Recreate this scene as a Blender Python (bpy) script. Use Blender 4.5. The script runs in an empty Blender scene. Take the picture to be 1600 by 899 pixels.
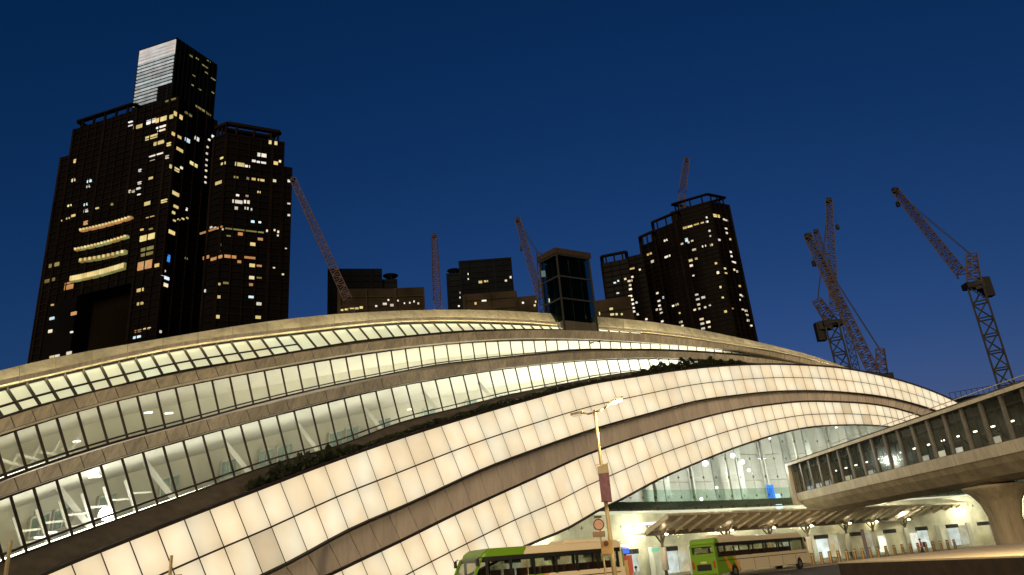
import bpy, bmesh, math, random
import numpy as np
from mathutils import Vector, Matrix
random.seed(7)
C = bpy.context.scene.collection
SC = bpy.context.scene
R = math.radians
Z = Vector((0, 0, 1))

# ------------------------------------------------------------------ camera
EYE = Vector((0, 0, 1.95)); FPX = 1156.0; PITCH = R(21.0); ROLL = R(5.0)
_F = Vector((0, math.cos(PITCH), math.sin(PITCH)))
_U0 = Vector((0, -math.sin(PITCH), math.cos(PITCH))); _R0 = Vector((1, 0, 0))
_RT = math.cos(ROLL) * _R0 - math.sin(ROLL) * _U0
_UP = math.sin(ROLL) * _R0 + math.cos(ROLL) * _U0
cam_data = bpy.data.cameras.new('camera')
cam = bpy.data.objects.new('camera', cam_data); C.objects.link(cam)
cam_data.sensor_width = 36; cam_data.lens = FPX / 1600 * 36
cam_data.clip_start = 0.1; cam_data.clip_end = 20000
M = Matrix((( _RT.x, _UP.x, -_F.x, EYE.x), (_RT.y, _UP.y, -_F.y, EYE.y), (_RT.z, _UP.z, -_F.z, EYE.z), (0, 0, 0, 1)))
cam.matrix_world = M
SC.camera = cam

# ------------------------------------------------------------------ sky, sun, exposure
SUN_ELEV, SUN_AZ = -3.0, R(8)
w = bpy.data.worlds.new('World'); SC.world = w; w.use_nodes = True
nt = w.node_tree
sky = nt.nodes.new('ShaderNodeTexSky'); sky.sky_type = 'NISHITA'; sky.sun_disc = False
sky.sun_elevation = R(SUN_ELEV); sky.sun_rotation = SUN_AZ
sky.air_density = 1.0; sky.dust_density = 1.0; sky.ozone_density = 3.5
bg = nt.nodes['Background']; bg.inputs['Strength'].default_value = 1.0
# the camera's night white balance: red falls away faster than green and blue as the sky darkens
sep = nt.nodes.new('ShaderNodeSeparateColor'); cmb = nt.nodes.new('ShaderNodeCombineColor'); nt.links.new(sky.outputs[0], sep.inputs[0])
def _m(op, a, b):
    q = nt.nodes.new('ShaderNodeMath'); q.operation = op
    for k, s in enumerate((a, b)):
        if isinstance(s, float): q.inputs[k].default_value = s
        else: nt.links.new(s, q.inputs[k])
    return q.outputs[0]
red = _m('MINIMUM', _m('MULTIPLY', _m('POWER', sep.outputs[0], 2.2), 38.0), 0.10)
nt.links.new(red, cmb.inputs[0]); nt.links.new(_m('MULTIPLY', sep.outputs[1], 1.02), cmb.inputs[1]); nt.links.new(_m('MULTIPLY', sep.outputs[2], 1.03), cmb.inputs[2])
nt.links.new(cmb.outputs[0], bg.inputs['Color'])
city_glow_data = bpy.data.lights.new('city_glow', 'SUN'); city_glow_data.energy = 1.9; city_glow_data.angle = R(40); city_glow_data.color = (1.0, 0.78, 0.48)
city_glow = bpy.data.objects.new('city_glow', city_glow_data); C.objects.link(city_glow)
city_glow.rotation_euler = (R(76), 0, R(-14))      # added lamp standing in for the lit city's glow behind the viewpoint, low and warm
SC.view_settings.view_transform = 'Standard'; SC.view_settings.look = 'None'
SC.view_settings.exposure = 0; SC.view_settings.gamma = 1; SC.view_settings.use_curve_mapping = False
SC.cycles.use_denoising = True
SC.cycles.max_bounces = 6; SC.cycles.transparent_max_bounces = 12
SC.cycles.sample_clamp_indirect = 3.0

# ------------------------------------------------------------------ pixel -> place
def ray(px, py):
    d = _F * FPX + _RT * (px - 800) + _UP * (449.5 - py)
    return d.normalized()
def az(px, py):
    d = ray(px, py); return math.atan2(d.x, d.y)
def at_r(px, py, r):
    d = ray(px, py); return EYE + d * (r / math.hypot(d.x, d.y))
def at_z(px, py, z):
    d = ray(px, py); return EYE + d * ((z - EYE.z) / d.z)
def flat(p, z=0.0): return Vector((p.x, p.y, z))
def back(p, s):                       # straight away from the viewpoint in plan
    h = Vector((p.x, p.y, 0)).normalized(); return p + h * s
def herm(xs, ys):
    xs = np.array(xs, float); ys = np.array(ys, float); n = len(xs)
    h = np.diff(xs); d = np.diff(ys) / h; m = np.zeros(n)
    m[0], m[-1] = d[0], d[-1]
    for i in range(1, n - 1): m[i] = (d[i-1] * h[i] + d[i] * h[i-1]) / (h[i] + h[i-1])
    def f(x):
        i = int(min(max(np.searchsorted(xs, x) - 1, 0), n - 2)); t = (x - xs[i]) / h[i]
        return float((2*t**3-3*t**2+1)*ys[i] + (t**3-2*t**2+t)*h[i]*m[i] + (-2*t**3+3*t**2)*ys[i+1] + (t**3-t**2)*h[i]*m[i+1])
    return f
# plan curve of the station front: distance by azimuth (from the width of its light panels)
_pl = [(-75,962,34),(112,881,38.5),(402,767,46),(603,693,55),(821,627,68),(950,600,79),(1050,581,88),(1187,570,100),(1315,576,111),(1440,606,121),(1560,650,130)]
_r0 = herm([az(a, b) for a, b, c in _pl], [c for a, b, c in _pl])
def r0(a): return _r0(min(max(a, az(-140, 980)), az(1620, 680)))
def front(px, py, s=0.0): return at_r(px, py, r0(az(px, py)) + s)

# ------------------------------------------------------------------ materials
MATS = {}
def mat(name, col, rough=0.6, metal=0.0, var=0.15, scale=3.0, bump=0.0, emit=None, estr=0.0, spec=0.5, streak=0.0):
    if name in MATS: return MATS[name]
    m = bpy.data.materials.new(name); m.use_nodes = True; n = m.node_tree.nodes; l = m.node_tree.links
    b = n['Principled BSDF']; b.inputs['Roughness'].default_value = rough; b.inputs['Metallic'].default_value = metal
    b.inputs['Specular IOR Level'].default_value = spec
    tc = n.new('ShaderNodeTexCoord'); nz = n.new('ShaderNodeTexNoise'); nz.inputs['Scale'].default_value = scale; nz.inputs['Detail'].default_value = 5
    geo = n.new('ShaderNodeNewGeometry'); vm = n.new('ShaderNodeVectorMath'); vm.operation = 'MULTIPLY'; vm.inputs[1].default_value = (1, 1, 0.18 if streak else 1)
    l.new(geo.outputs['Position'], vm.inputs[0]); l.new(vm.outputs[0], nz.inputs['Vector'])
    rp = n.new('ShaderNodeValToRGB'); e = rp.color_ramp.elements
    e[0].position = 0.3; e[1].position = 0.7
    e[0].color = tuple(c * (1 - var) for c in col) + (1,); e[1].color = tuple(min(1, c * (1 + var)) for c in col) + (1,)
    l.new(nz.outputs['Fac'], rp.inputs['Fac'])
    oi = n.new('ShaderNodeObjectInfo'); mr = n.new('ShaderNodeMapRange'); l.new(oi.outputs['Random'], mr.inputs['Value'])
    mr.inputs['To Min'].default_value = 1 - var * 0.6; mr.inputs['To Max'].default_value = 1 + var * 0.6
    mx = n.new('ShaderNodeMix'); mx.data_type = 'RGBA'; mx.blend_type = 'MULTIPLY'; mx.inputs[0].default_value = 1
    l.new(rp.outputs['Color'], mx.inputs[6]); l.new(mr.outputs['Result'], mx.inputs[7]); l.new(mx.outputs[2], b.inputs['Base Color'])
    if streak:         # rain streaks and grime
        n2 = n.new('ShaderNodeTexNoise'); n2.inputs['Scale'].default_value = scale * 4.5; n2.inputs['Detail'].default_value = 6; n2.inputs['Roughness'].default_value = 0.7; l.new(vm.outputs[0], n2.inputs['Vector'])
        r2 = n.new('ShaderNodeMapRange'); l.new(n2.outputs['Fac'], r2.inputs['Value']); r2.inputs['From Min'].default_value = 0.45; r2.inputs['From Max'].default_value = 0.72; r2.inputs['To Min'].default_value = 1; r2.inputs['To Max'].default_value = 1 - streak
        m4 = n.new('ShaderNodeMix'); m4.data_type = 'RGBA'; m4.blend_type = 'MULTIPLY'; m4.inputs[0].default_value = 1; l.new(mx.outputs[2], m4.inputs[6]); l.new(r2.outputs['Result'], m4.inputs[7]); l.new(m4.outputs[2], b.inputs['Base Color'])
    if bump:
        bp = n.new('ShaderNodeBump'); bp.inputs['Strength'].default_value = bump; l.new(nz.outputs['Fac'], bp.inputs['Height']); l.new(bp.outputs['Normal'], b.inputs['Normal'])
    if emit:
        b.inputs['Emission Color'].default_value = tuple(emit) + (1,); b.inputs['Emission Strength'].default_value = estr
    MATS[name] = m; return m
def lum(name, col, s, var=0.06, scale=0.9, patch=0.0, dim=0.02):          # a surface that gives off light: backlit panel, lamp, lit window
    if name in MATS: return MATS[name]
    m = bpy.data.materials.new(name); m.use_nodes = True; n = m.node_tree.nodes; l = m.node_tree.links
    b = n['Principled BSDF']; b.inputs['Base Color'].default_value = (0.5, 0.48, 0.42, 1); b.inputs['Roughness'].default_value = 0.35
    b.inputs['Base Color'].default_value = tuple(0.06 * c for c in col) + (1,)
    geo = n.new('ShaderNodeNewGeometry'); nz = n.new('ShaderNodeTexNoise'); nz.inputs['Scale'].default_value = scale; nz.inputs['Detail'].default_value = 2
    l.new(geo.outputs['Position'], nz.inputs['Vector'])
    oi = n.new('ShaderNodeObjectInfo')
    mr = n.new('ShaderNodeMapRange'); l.new(nz.outputs['Fac'], mr.inputs['Value']); mr.inputs['From Min'].default_value = 0.25; mr.inputs['From Max'].default_value = 0.75
    mr.inputs['To Min'].default_value = s * (1 - var); mr.inputs['To Max'].default_value = s * (1 + var)
    m2 = n.new('ShaderNodeMapRange'); l.new(oi.outputs['Random'], m2.inputs['Value']); m2.inputs['To Min'].default_value = 1 - var; m2.inputs['To Max'].default_value = 1 + var
    mm = n.new('ShaderNodeMath'); mm.operation = 'MULTIPLY'; l.new(mr.outputs['Result'], mm.inputs[0]); l.new(m2.outputs['Result'], mm.inputs[1])
    rp = n.new('ShaderNodeValToRGB'); e = rp.color_ramp.elements
    e[0].color = tuple(col) + (1,); e[1].color = (col[0], min(1, col[1] * (1 + 1.6 * var)), min(1, col[2] * (1 + 3.5 * var)), 1)
    e[0].position = 0.35; e[1].position = 0.7
    nz2 = n.new('ShaderNodeTexNoise'); nz2.inputs['Scale'].default_value = scale * 0.6; l.new(geo.outputs['Position'], nz2.inputs['Vector'])
    l.new(nz2.outputs['Fac'], rp.inputs['Fac']); l.new(rp.outputs['Color'], b.inputs['Emission Color'])
    last = mm
    if patch:      # hot spot painted into each panel's glow, falling off towards the frame
        tc = n.new('ShaderNodeTexCoord'); sp = n.new('ShaderNodeSeparateXYZ'); l.new(tc.outputs['UV'], sp.inputs[0])
        prev = None
        for k, c0 in ((0, 0.55), (1, 0.5)):
            sb = n.new('ShaderNodeMath'); sb.operation = 'SUBTRACT'; l.new(sp.outputs[k], sb.inputs[0]); sb.inputs[1].default_value = c0
            sq = n.new('ShaderNodeMath'); sq.operation = 'POWER'; ab = n.new('ShaderNodeMath'); ab.operation = 'ABSOLUTE'
            l.new(sb.outputs[0], ab.inputs[0]); l.new(ab.outputs[0], sq.inputs[0]); sq.inputs[1].default_value = 2.2
            if prev:
                ad = n.new('ShaderNodeMath'); ad.operation = 'ADD'; l.new(prev.outputs[0], ad.inputs[0]); l.new(sq.outputs[0], ad.inputs[1]); prev = ad
            else: prev = sq
        ml = n.new('ShaderNodeMath'); ml.operation = 'MULTIPLY_ADD'; l.new(prev.outputs[0], ml.inputs[0]); ml.inputs[1].default_value = -patch * 2.6; ml.inputs[2].default_value = 1 + patch * 0.45
        m3 = n.new('ShaderNodeMath'); m3.operation = 'MULTIPLY'; l.new(last.outputs[0], m3.inputs[0]); l.new(ml.outputs[0], m3.inputs[1]); last = m3
    l.new(last.outputs[0], b.inputs['Emission Strength'])
    MATS[name] = m; return m
def glass(name, tint=(0.85, 0.9, 0.85), refl=0.12, rough=0.03):
    if name in MATS: return MATS[name]
    m = bpy.data.materials.new(name); m.use_nodes = True; n = m.node_tree.nodes; l = m.node_tree.links
    n.remove(n['Principled BSDF']); o = n['Material Output']
    t = n.new('ShaderNodeBsdfTransparent'); t.inputs['Color'].default_value = tuple(tint) + (1,)
    g = n.new('ShaderNodeBsdfGlossy'); g.inputs['Roughness'].default_value = rough; g.inputs['Color'].default_value = (0.8, 0.85, 0.85, 1)
    fr = n.new('ShaderNodeLayerWeight'); fr.inputs['Blend'].default_value = 0.5
    pw = n.new('ShaderNodeMath'); pw.operation = 'POWER'; pw.inputs[1].default_value = 5.0; l.new(fr.outputs['Facing'], pw.inputs[0])
    ad = n.new('ShaderNodeMath'); ad.operation = 'ADD'; ad.inputs[1].default_value = refl * 0.3; ad.use_clamp = True; l.new(pw.outputs[0], ad.inputs[0])
    mx = n.new('ShaderNodeMixShader'); l.new(ad.outputs[0], mx.inputs[0]); l.new(t.outputs[0], mx.inputs[1]); l.new(g.outputs[0], mx.inputs[2])
    l.new(mx.outputs[0], o.inputs['Surface'])
    MATS[name] = m; return m

# ------------------------------------------------------------------ mesh builder
class MB:
    def __init__(s): s.v = []; s.f = []; s.m = []; s.uv = {}
    def quad(s, a, b, c, d, mi=0):
        k = len(s.v); s.v += [a, b, c, d]; s.f.append((k, k+1, k+2, k+3)); s.m.append(mi); return s
    def hexa(s, p, mi=0):             # p: 4 bottom then 4 top
        k = len(s.v); s.v += list(p)
        for f in ((0,3,2,1), (4,5,6,7), (0,1,5,4), (1,2,6,5), (2,3,7,6), (3,0,4,7)): s.f.append(tuple(k+i for i in f)); s.m.append(mi)
        return s
    def box(s, lo, hi, mi=0):
        x0, y0, z0 = lo; x1, y1, z1 = hi
        return s.hexa([Vector(q) for q in ((x0,y0,z0),(x1,y0,z0),(x1,y1,z0),(x0,y1,z0),(x0,y0,z1),(x1,y0,z1),(x1,y1,z1),(x0,y1,z1))], mi)
    def bar(s, p, q, w, h=None, up=Z, mi=0):
        h = h or w; d = (q - p)
        if d.length < 1e-6: return s
        d.normalize(); sd = d.cross(up)
        if sd.length < 1e-4: sd = d.cross(Vector((0, 1, 0)))
        sd.normalize(); u = sd.cross(d)
        o = [-sd*w/2 - u*h/2, sd*w/2 - u*h/2, sd*w/2 + u*h/2, -sd*w/2 + u*h/2]
        return s.hexa([p + i for i in o] + [q + i for i in o], mi)
    def tube(s, p, q, r1, r2=None, n=10, mi=0):
        r2 = r1 if r2 is None else r2; d = (q - p).normalized(); a = d.orthogonal().normalized(); b = d.cross(a); k = len(s.v)
        for c, r in ((p, r1), (q, r2)):
            for i in range(n):
                t = 2 * math.pi * i / n; s.v.append(c + a * (r * math.cos(t)) + b * (r * math.sin(t)))
        for i in range(n):
            j = (i + 1) % n; s.f.append((k+i, k+j, k+n+j, k+n+i)); s.m.append(mi)
        s.f.append(tuple(k+i for i in reversed(range(n)))); s.f.append(tuple(k+n+i for i in range(n))); s.m += [mi, mi]
        return s
    def strip(s, A, B, mi=0):
        for i in range(len(A) - 1): s.quad(A[i], A[i+1], B[i+1], B[i], mi)
        return s
    def prism(s, poly, z0, z1, mi=0):   # poly: plan points; z1 a number or one height for each
        n = len(poly); k = len(s.v); zz = z1 if hasattr(z1, '__len__') else [z1] * n
        s.v += [flat(p, z0) for p in poly] + [flat(p, z) for p, z in zip(poly, zz)]
        for i in range(n):
            j = (i+1) % n; s.f.append((k+i, k+j, k+n+j, k+n+i)); s.m.append(mi)
        s.f.append(tuple(k+i for i in reversed(range(n)))); s.f.append(tuple(k+n+i for i in range(n))); s.m += [mi, mi]
        return s
    def build(s, name, mats, parent=None, smooth=False, normals=True):
        me = bpy.data.meshes.new(name); me.from_pydata([tuple(q) for q in s.v], [], s.f)
        for m in (mats if isinstance(mats, (list, tuple)) else [mats]): me.materials.append(m)
        if any(s.m): me.polygons.foreach_set('material_index', s.m)
        if normals:
            bm = bmesh.new(); bm.from_mesh(me); bmesh.ops.recalc_face_normals(bm, faces=bm.faces); bm.to_mesh(me); bm.free()
        if smooth: me.polygons.foreach_set('use_smooth', [True] * len(me.polygons))
        return link(name, me, parent)
def link(name, me, parent=None):
    o = bpy.data.objects.new(name, me); C.objects.link(o)
    if parent is not None:
        o.parent = parent; o.matrix_parent_inverse = wmat(parent).inverted()
    return o
def wmat(o):
    m = Matrix.LocRotScale(o.location, o.rotation_euler, o.scale)
    if o.parent: return wmat(o.parent) @ o.matrix_parent_inverse @ m
    return m
def tag(o, label, cat, group=None):
    o['label'] = label; o['category'] = cat
    if group: o['group'] = group
    return o
def thing(name, label, cat, loc=(0,0,0), rz=0.0, group=None):
    o = bpy.data.objects.new(name, None); C.objects.link(o); o.empty_display_size = 0.2
    o.location = loc; o.rotation_euler = (0, 0, rz); return tag(o, label, cat, group)
def kid(name, mb, mats, parent, smooth=False):     # a part whose mesh is written in its parent's own frame
    o = mb.build(name, mats, None, smooth); o.parent = parent; return o
def panel_mesh(name, a, b, c, d, gap, th, m, parent, crown=0.0):
    """one flat piece between corners a b c d (upper left, upper right, lower right, lower left), edges inset by gap, proud by th"""
    n = (b - a).cross(d - a).normalized()
    if n.dot(EYE - a) < 0: n = -n; a, b, c, d = b, a, d, c
    def ins(g):
        ce = (a + b + c + d) / 4; hu = ((b - a).length + (c - d).length) / 2; hv = ((d - a).length + (c - b).length) / 2
        gu, gv = min(0.45, g / max(hu, 1e-3)), min(0.45, g / max(hv, 1e-3))
        def P(u, v): return (a * (1-u) + b * u) * (1-v) + (d * (1-u) + c * u) * v
        return [P(gu, gv), P(1-gu, gv), P(1-gu, 1-gv), P(gu, 1-gv)]
    q0, q1 = ins(gap), ins(gap + th * 0.5)
    vs = [p - n * th for p in q0] + q0 + [p + n * th * 0.5 for p in q1]
    fs = [(3,2,1,0)] + [(i, (i+1) % 4, 4 + (i+1) % 4, 4 + i) for i in range(4)] + [(4+i, 4+(i+1) % 4, 8+(i+1) % 4, 8+i) for i in range(4)] + [(8,9,10,11)]
    me = bpy.data.meshes.new(name); me.from_pydata([tuple(v) for v in vs], [], fs); me.materials.append(m)
    uv = me.uv_layers.new(); lut = [(0,1),(1,1),(1,0),(0,0)]
    for pl in me.polygons:
        for li in pl.loop_indices: uv.data[li].uv = lut[me.loops[li].vertex_index % 4]
    return link(name, me, parent)

# ================================================================== the setting: ground, road, pavement
def struct(name, mb, m):
    o = mb.build(name, m); o['kind'] = 'structure'; return o
asph = mat('asphalt', (0.055, 0.052, 0.05), 0.85, var=0.3, scale=2.5, bump=0.25)
pav = mat('paving', (0.30, 0.25, 0.18), 0.8, var=0.2, scale=1.2, bump=0.1)
kerbm = mat('kerb_stone', (0.36, 0.31, 0.24), 0.8, var=0.2, scale=4, bump=0.2)
g = MB(); g.quad(Vector((-6000,-6000,0)), Vector((6000,-6000,0)), Vector((6000,9000,0)), Vector((-6000,9000,0)))
struct('ground', g, asph)

# ================================================================== the station
fascia_m = mat('champagne_cladding', (0.80, 0.71, 0.56), 0.5, 0.0, var=0.2, scale=0.8, bump=0.05, streak=0.4)
lip_m = mat('pale_roof_cladding', (0.80, 0.73, 0.50), 0.5, 0.0, var=0.22, scale=0.3, bump=0.04, streak=0.4)
soft_m = mat('grey_brown_cladding', (0.74, 0.63, 0.53), 0.5, 0.0, var=0.12, scale=0.6, bump=0.03, streak=0.2)
dark_m = mat('dark_frame', (0.035, 0.028, 0.02), 0.5, 0.3, var=0.2)
joint_m = mat('panel_joint', (0.022, 0.014, 0.008), 0.7, var=0.1)
white_m = mat('white_paint', (0.75, 0.74, 0.7), 0.5, var=0.05)
ceil_m = mat('pale_ceiling', (0.80, 0.78, 0.72), 0.7, var=0.04, scale=0.5)
wall_m = mat('interior_wall', (0.72, 0.70, 0.62), 0.7, var=0.08, scale=0.4)
teal_m = mat('interior_glazing', (0.30, 0.40, 0.36), 0.25, var=0.15)
panel_l = lum('luminous_panel', (1.0, 0.78, 0.485), 0.90, var=0.08, scale=0.55, patch=0.28)
panel_d = lum('luminous_panel_dimmed', (1.0, 0.76, 0.45), 0.62, var=0.05, patch=0.24)
sky_l = lum('skylight_panel', (0.93, 0.86, 0.50), 0.74, var=0.07, scale=0.6, patch=0.14)
strip_b = lum('cove_fill_light_upper', (1.0, 0.92, 0.80), 6.5, var=0.02)
strip_l = lum('cove_fill_light', (1.0, 0.94, 0.84), 17.0, var=0.02)
spot_l = lum('lamp_white', (1.0, 0.95, 0.85), 5.0, var=0.02)
clear_g = glass('clear_glass', (0.93, 0.95, 0.88), 0.1)

st = thing('railway_station', 'large station hall with sweeping bands of glowing panels and windows', 'station', flat(front(821, 627, 6)))
def sub(mb, name, m, parent=st, smooth=False): return mb.build(name, m, parent, smooth)

def rows(keys, su, sl):
    """keys: index, upper pixel, lower pixel of a cross line; gives points on the front for each whole index"""
    ks = [k[0] for k in keys]; fs = [herm(ks, [k[j] for k in keys]) for j in (1, 2, 3, 4)]
    out = {}
    for i in range(ks[0], ks[-1] + 1):
        p = [f(i) for f in fs]
        su_, sl_ = (su(i) if callable(su) else su), (sl(i) if callable(sl) else sl)
        out[i] = (front(p[0], p[1], su_), front(p[2], p[3], sl_))
    return out
KD = [(-25,-75,962,-15,1115),(-21,112,881,165,1020),(-17,288,811,335,933),(-14,402,767,447,880),(-11,507,727,545,827),(-8,603,693,637,787),(-4,717,657,749,735),(0,821,627,846,698),(4,912,603,934,668),(8,994.6,589,1013,646),(12,1071,578,1087,626.5),(16,1139,572,1152,617),(20,1203,570,1215,611),(23,1249,571,1261,610),(28,1315,576,1326,613),(33,1378,588,1388,621),(38,1440,606,1449,637),(43,1497,630,1505,660),(46,1530,647,1537,680)]
KE = [(-20,262,1020,315,1150),(-14,470,922,515,1025),(-12,534,891,575,990),(-9,626,847,664,935),(-6,711,805,747,891),(-3,789,769,820,853),(0,860,737,890,823),(2,903,717,931,799),(4,945,701,970,780),(7,1004,681,1028,749),(10,1060,664,1081,726),(13,1112,650,1130,706),(16,1160,639.5,1175,690),(19,1205,633,1218,677),(21,1236,629.5,1248,670),(26,1300,628.5,1310,664),(31,1367,633,1376,665),(37,1430,648,1438,677),(43,1495,672,1502,700)]
KC = [(-16,-95,815,-68,907),(-13,16,774,42,864),(-9,157,726,182,813),(-5,286,688,308,768),(-1,404,656,423,727),(3,512,629,528,697),(7,611,605.6,625,661),(11,702,589.6,714,638),(15,785,577,795,617.5),(19,862,568,870,602.5),(23,931,563,938,589),(27,997,561.4,1002,580),(31,1060,562,1063,573),(34,1105,564.5,1107,569)]
KB = [(-17,-77,707,-55,772),(-14,23,673,42,735),(-10,152,634,169,694),(-6,274,605.6,287,662),(-2,386,584,396,632),(2,490.5,566,499,607),(6,588,551,594,587.5),(10,676.5,540,681,571),(14,758,534,762,561.5),(18,834,532,837,553.6),(22,904,532,906,547.6),(26,969,534.5,971,547),(30,1031,538,1032,547),(34,1088,542.5,1089,549.5),(40,1170,552,1171,556)]
KA = [(-18,-84,633,-57,672),(-14,40,599,63,634),(-10,157,572,174,605.6),(-6,262,550,280,581),(-2,360.6,534.8,380,564),(2,453,523.7,473,548),(6,540,513.7,557,534),(10,620,507,635,526),(14,695,505,708,519),(18,765,506,775,516),(22,828,508.5,835,515.5),(27,900,512,905,517),(33,1000,520,1003,523)]
D = rows(KD, 1.2, 0.3); E = rows(KE, 0.5, 0.0)
WC = rows(KC, 4.2, 4.2); WB = rows(KB, 6.6, 6.6); WA = rows(KA, 9.6, 8.4)

def lerp(a, b, t): return a * (1 - t) + b * t
def light_ribbon(rw, name, label, split, dims=()):
    ks = sorted(rw); f = MB()
    U = [back(rw[k][0], 0.10) for k in ks]; L = [back(rw[k][1], 0.10) for k in ks]
    f.strip(U, L)
    for q, up in ((U, 0.08), (L, -0.08)):                      # edge trims, proud of the panels
        for i in range(len(q) - 1): f.bar(back(q[i], -0.14) + Z * up, back(q[i+1], -0.14) + Z * up, 0.3, 0.14)
    fr = sub(f, name, joint_m); fr['label'] = label
    for k in ks[:-1]:
        a, d = rw[k]; b, c = rw[k+1]
        m0, m1 = lerp(a, d, split), lerp(b, c, split)
        for r_, q in enumerate(((a, b, m1, m0), (m0, m1, c, d))):
            panel_mesh('light_panel', *q, 0.055, 0.04, panel_d if (k, r_) in dims else panel_l, fr)
    return fr
light_ribbon(D, 'light_ribbon', 'upper ribbon of two rows of glowing cream panels', 0.50, {(-15, 1)})
light_ribbon(E, 'light_ribbon', 'lower ribbon of two rows of glowing cream panels, arched over the entrance', 0.52, {(27, 0), (29, 1)})

def clad(A, B, name, label, m, gap=0.03, back_s=0.12, every=1, ledge=None):
    """a band of separate cladding panels between two rows of points, on a closed backing"""
    f = MB(); f.strip([back(p, back_s) for p in A], [back(p, back_s) for p in B], 1)
    if ledge:
        f.strip(A, [back(p, ledge[0]) for p in A]); f.strip(B, [back(p, ledge[1]) for p in B])
    o = sub(f, name, [m, joint_m]); o['label'] = label
    for i in range(0, len(A) - 1, every):
        j = min(i + every, len(A) - 1)
        panel_mesh('fascia_panel', A[i], A[j], B[j], B[i], gap, 0.03, m, o)
    return o
ks = [k for k in sorted(D) if k in E]
clad([back(D[k][1], 0.5) + Z * -0.15 for k in ks], [back(E[k][0], 0.2) + Z * 0.15 for k in ks], 'recessed_band', 'plain grey brown band between the two glowing ribbons', soft_m, ledge=(0.6, 0.3))

# window bands: frame rails, a mullion at each cross line, a pane in each bay
def window_band(rw, name, label, rail, fin, split=None, pane=clear_g, gap=0.03, lit=None, nosplit=None):
    ks = sorted(rw); f = MB()
    for side in (0, 1):
        for i in range(len(ks) - 1): f.bar(rw[ks[i]][side], rw[ks[i+1]][side], rail * 1.6, rail)
    if split:
        for i in range(len(ks) - 1):
            if ks[i] < (nosplit if nosplit is not None else 999):
                f.bar(lerp(*rw[ks[i]], split), lerp(*rw[ks[i+1]], split), rail * 1.2, rail * 0.8)
    fr = sub(f, name, dark_m); fr['label'] = label
    for i, k in enumerate(ks):
        u, l = rw[k]
        if (u - l).length < 0.25: continue
        q = MB(); n = Vector((u.x, u.y, 0)).normalized(); q.bar(u, l, fin[0], fin[1], up=n); sub(q, 'mullion', dark_m, fr)
        if i + 1 < len(ks):
            u2, l2 = rw[ks[i+1]]
            cuts = [0, split, 1] if split and k < (nosplit if nosplit is not None else 999) else [0, 1]
            for t0, t1 in zip(cuts, cuts[1:]):
                panel_mesh('glass_pane', lerp(u, l, t0), lerp(u2, l2, t0), lerp(u2, l2, t1), lerp(u, l, t1), gap, 0.012, lit or pane, fr)
    return fr
fa = window_band(WA, 'skylight_band', 'row of small slanting backlit panes under the roof edge', 0.14, (0.17, 0.2), 0.6, lit=sky_l, nosplit=2)
fb = window_band(WB, 'window_band', 'upper row of tall panes with a pale lit ceiling behind', 0.12, (0.12, 0.24), 0.9)
fc = window_band(WC, 'window_band', 'lower row of tall panes showing the lit rooms behind', 0.12, (0.12, 0.26), 0.88)

# cladding between the window bands
def between(upper, lower, xs, su, sl):
    """points of an edge given as pixels"""
    return [front(x, y, s) for x, y, s in zip(xs, upper, su)]
def edge(fx, fy, s, n0, n1, step=1.0):
    return [front(fx(t), fy(t), s) for t in np.arange(n0, n1 + 1e-6, step)]
def edge_fn(keys, j): return herm([k[0] for k in keys], [k[j] for k in keys])
def px_curve(keys, jx): # y as a function of x along a row's upper (1) or lower (3) edge
    return herm([k[jx] for k in keys], [k[jx+1] for k in keys])
yA1, yB0, yB1, yC0, yC1, yD0 = px_curve(KA, 3), px_curve(KB, 1), px_curve(KB, 3), px_curve(KC, 1), px_curve(KC, 3), px_curve(KD, 1)
def xs_even(x0, x1, w0, w1):
    out = [x0]; 
    while out[-1] < x1: out.append(out[-1] + w0 + (w1 - w0) * (out[-1] - x0) / (x1 - x0))
    return out
# band 1: below the skylights; on the right it runs on below the roof lip
tA = herm([-90, 0, 400, 800, 937, 1034, 1134, 1249, 1345, 1420], [688, 655.5, 562, 516.5, 517.5, 524.5, 538.5, 558.5, 582, 604])
bB = herm([-90, 0, 200, 400, 600, 800, 937, 1060, 1170, 1260, 1345, 1420], [706, 676.5, 618.5, 577.5, 545.5, 529, 530.5, 539, 550.5, 569, 588, 610])
x1 = xs_even(-85, 1400, 34, 22)
clad([front(x, tA(x), 5.4) for x in x1], [front(x + 8 - x * 0.006, bB(x + 8 - x * 0.006), 5.9) for x in x1], 'fascia_band', 'weathered champagne cladding band under the slanting skylights', fascia_m, ledge=(3.2, 0.9))
tB = herm([-90, 0, 200, 400, 600, 800, 937, 1090, 1170, 1260, 1330], [788, 754, 689, 636, 590.5, 559.5, 549.5, 551, 557.5, 571, 586])
bC = herm([-90, 0, 200, 400, 600, 800, 937, 1060, 1110, 1180, 1260, 1330], [810, 777.5, 711, 655, 606, 573.5, 561, 560, 562.5, 568, 577, 590])
x2 = xs_even(-85, 1320, 36, 21)
clad([front(x, tB(x), 3.2) for x in x2], [front(x + 8 - x * 0.006, bC(x + 8 - x * 0.006), 3.7) for x in x2], 'fascia_band', 'champagne cladding band between the two rows of tall panes', fascia_m, ledge=(3.6, 0.7))
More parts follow.
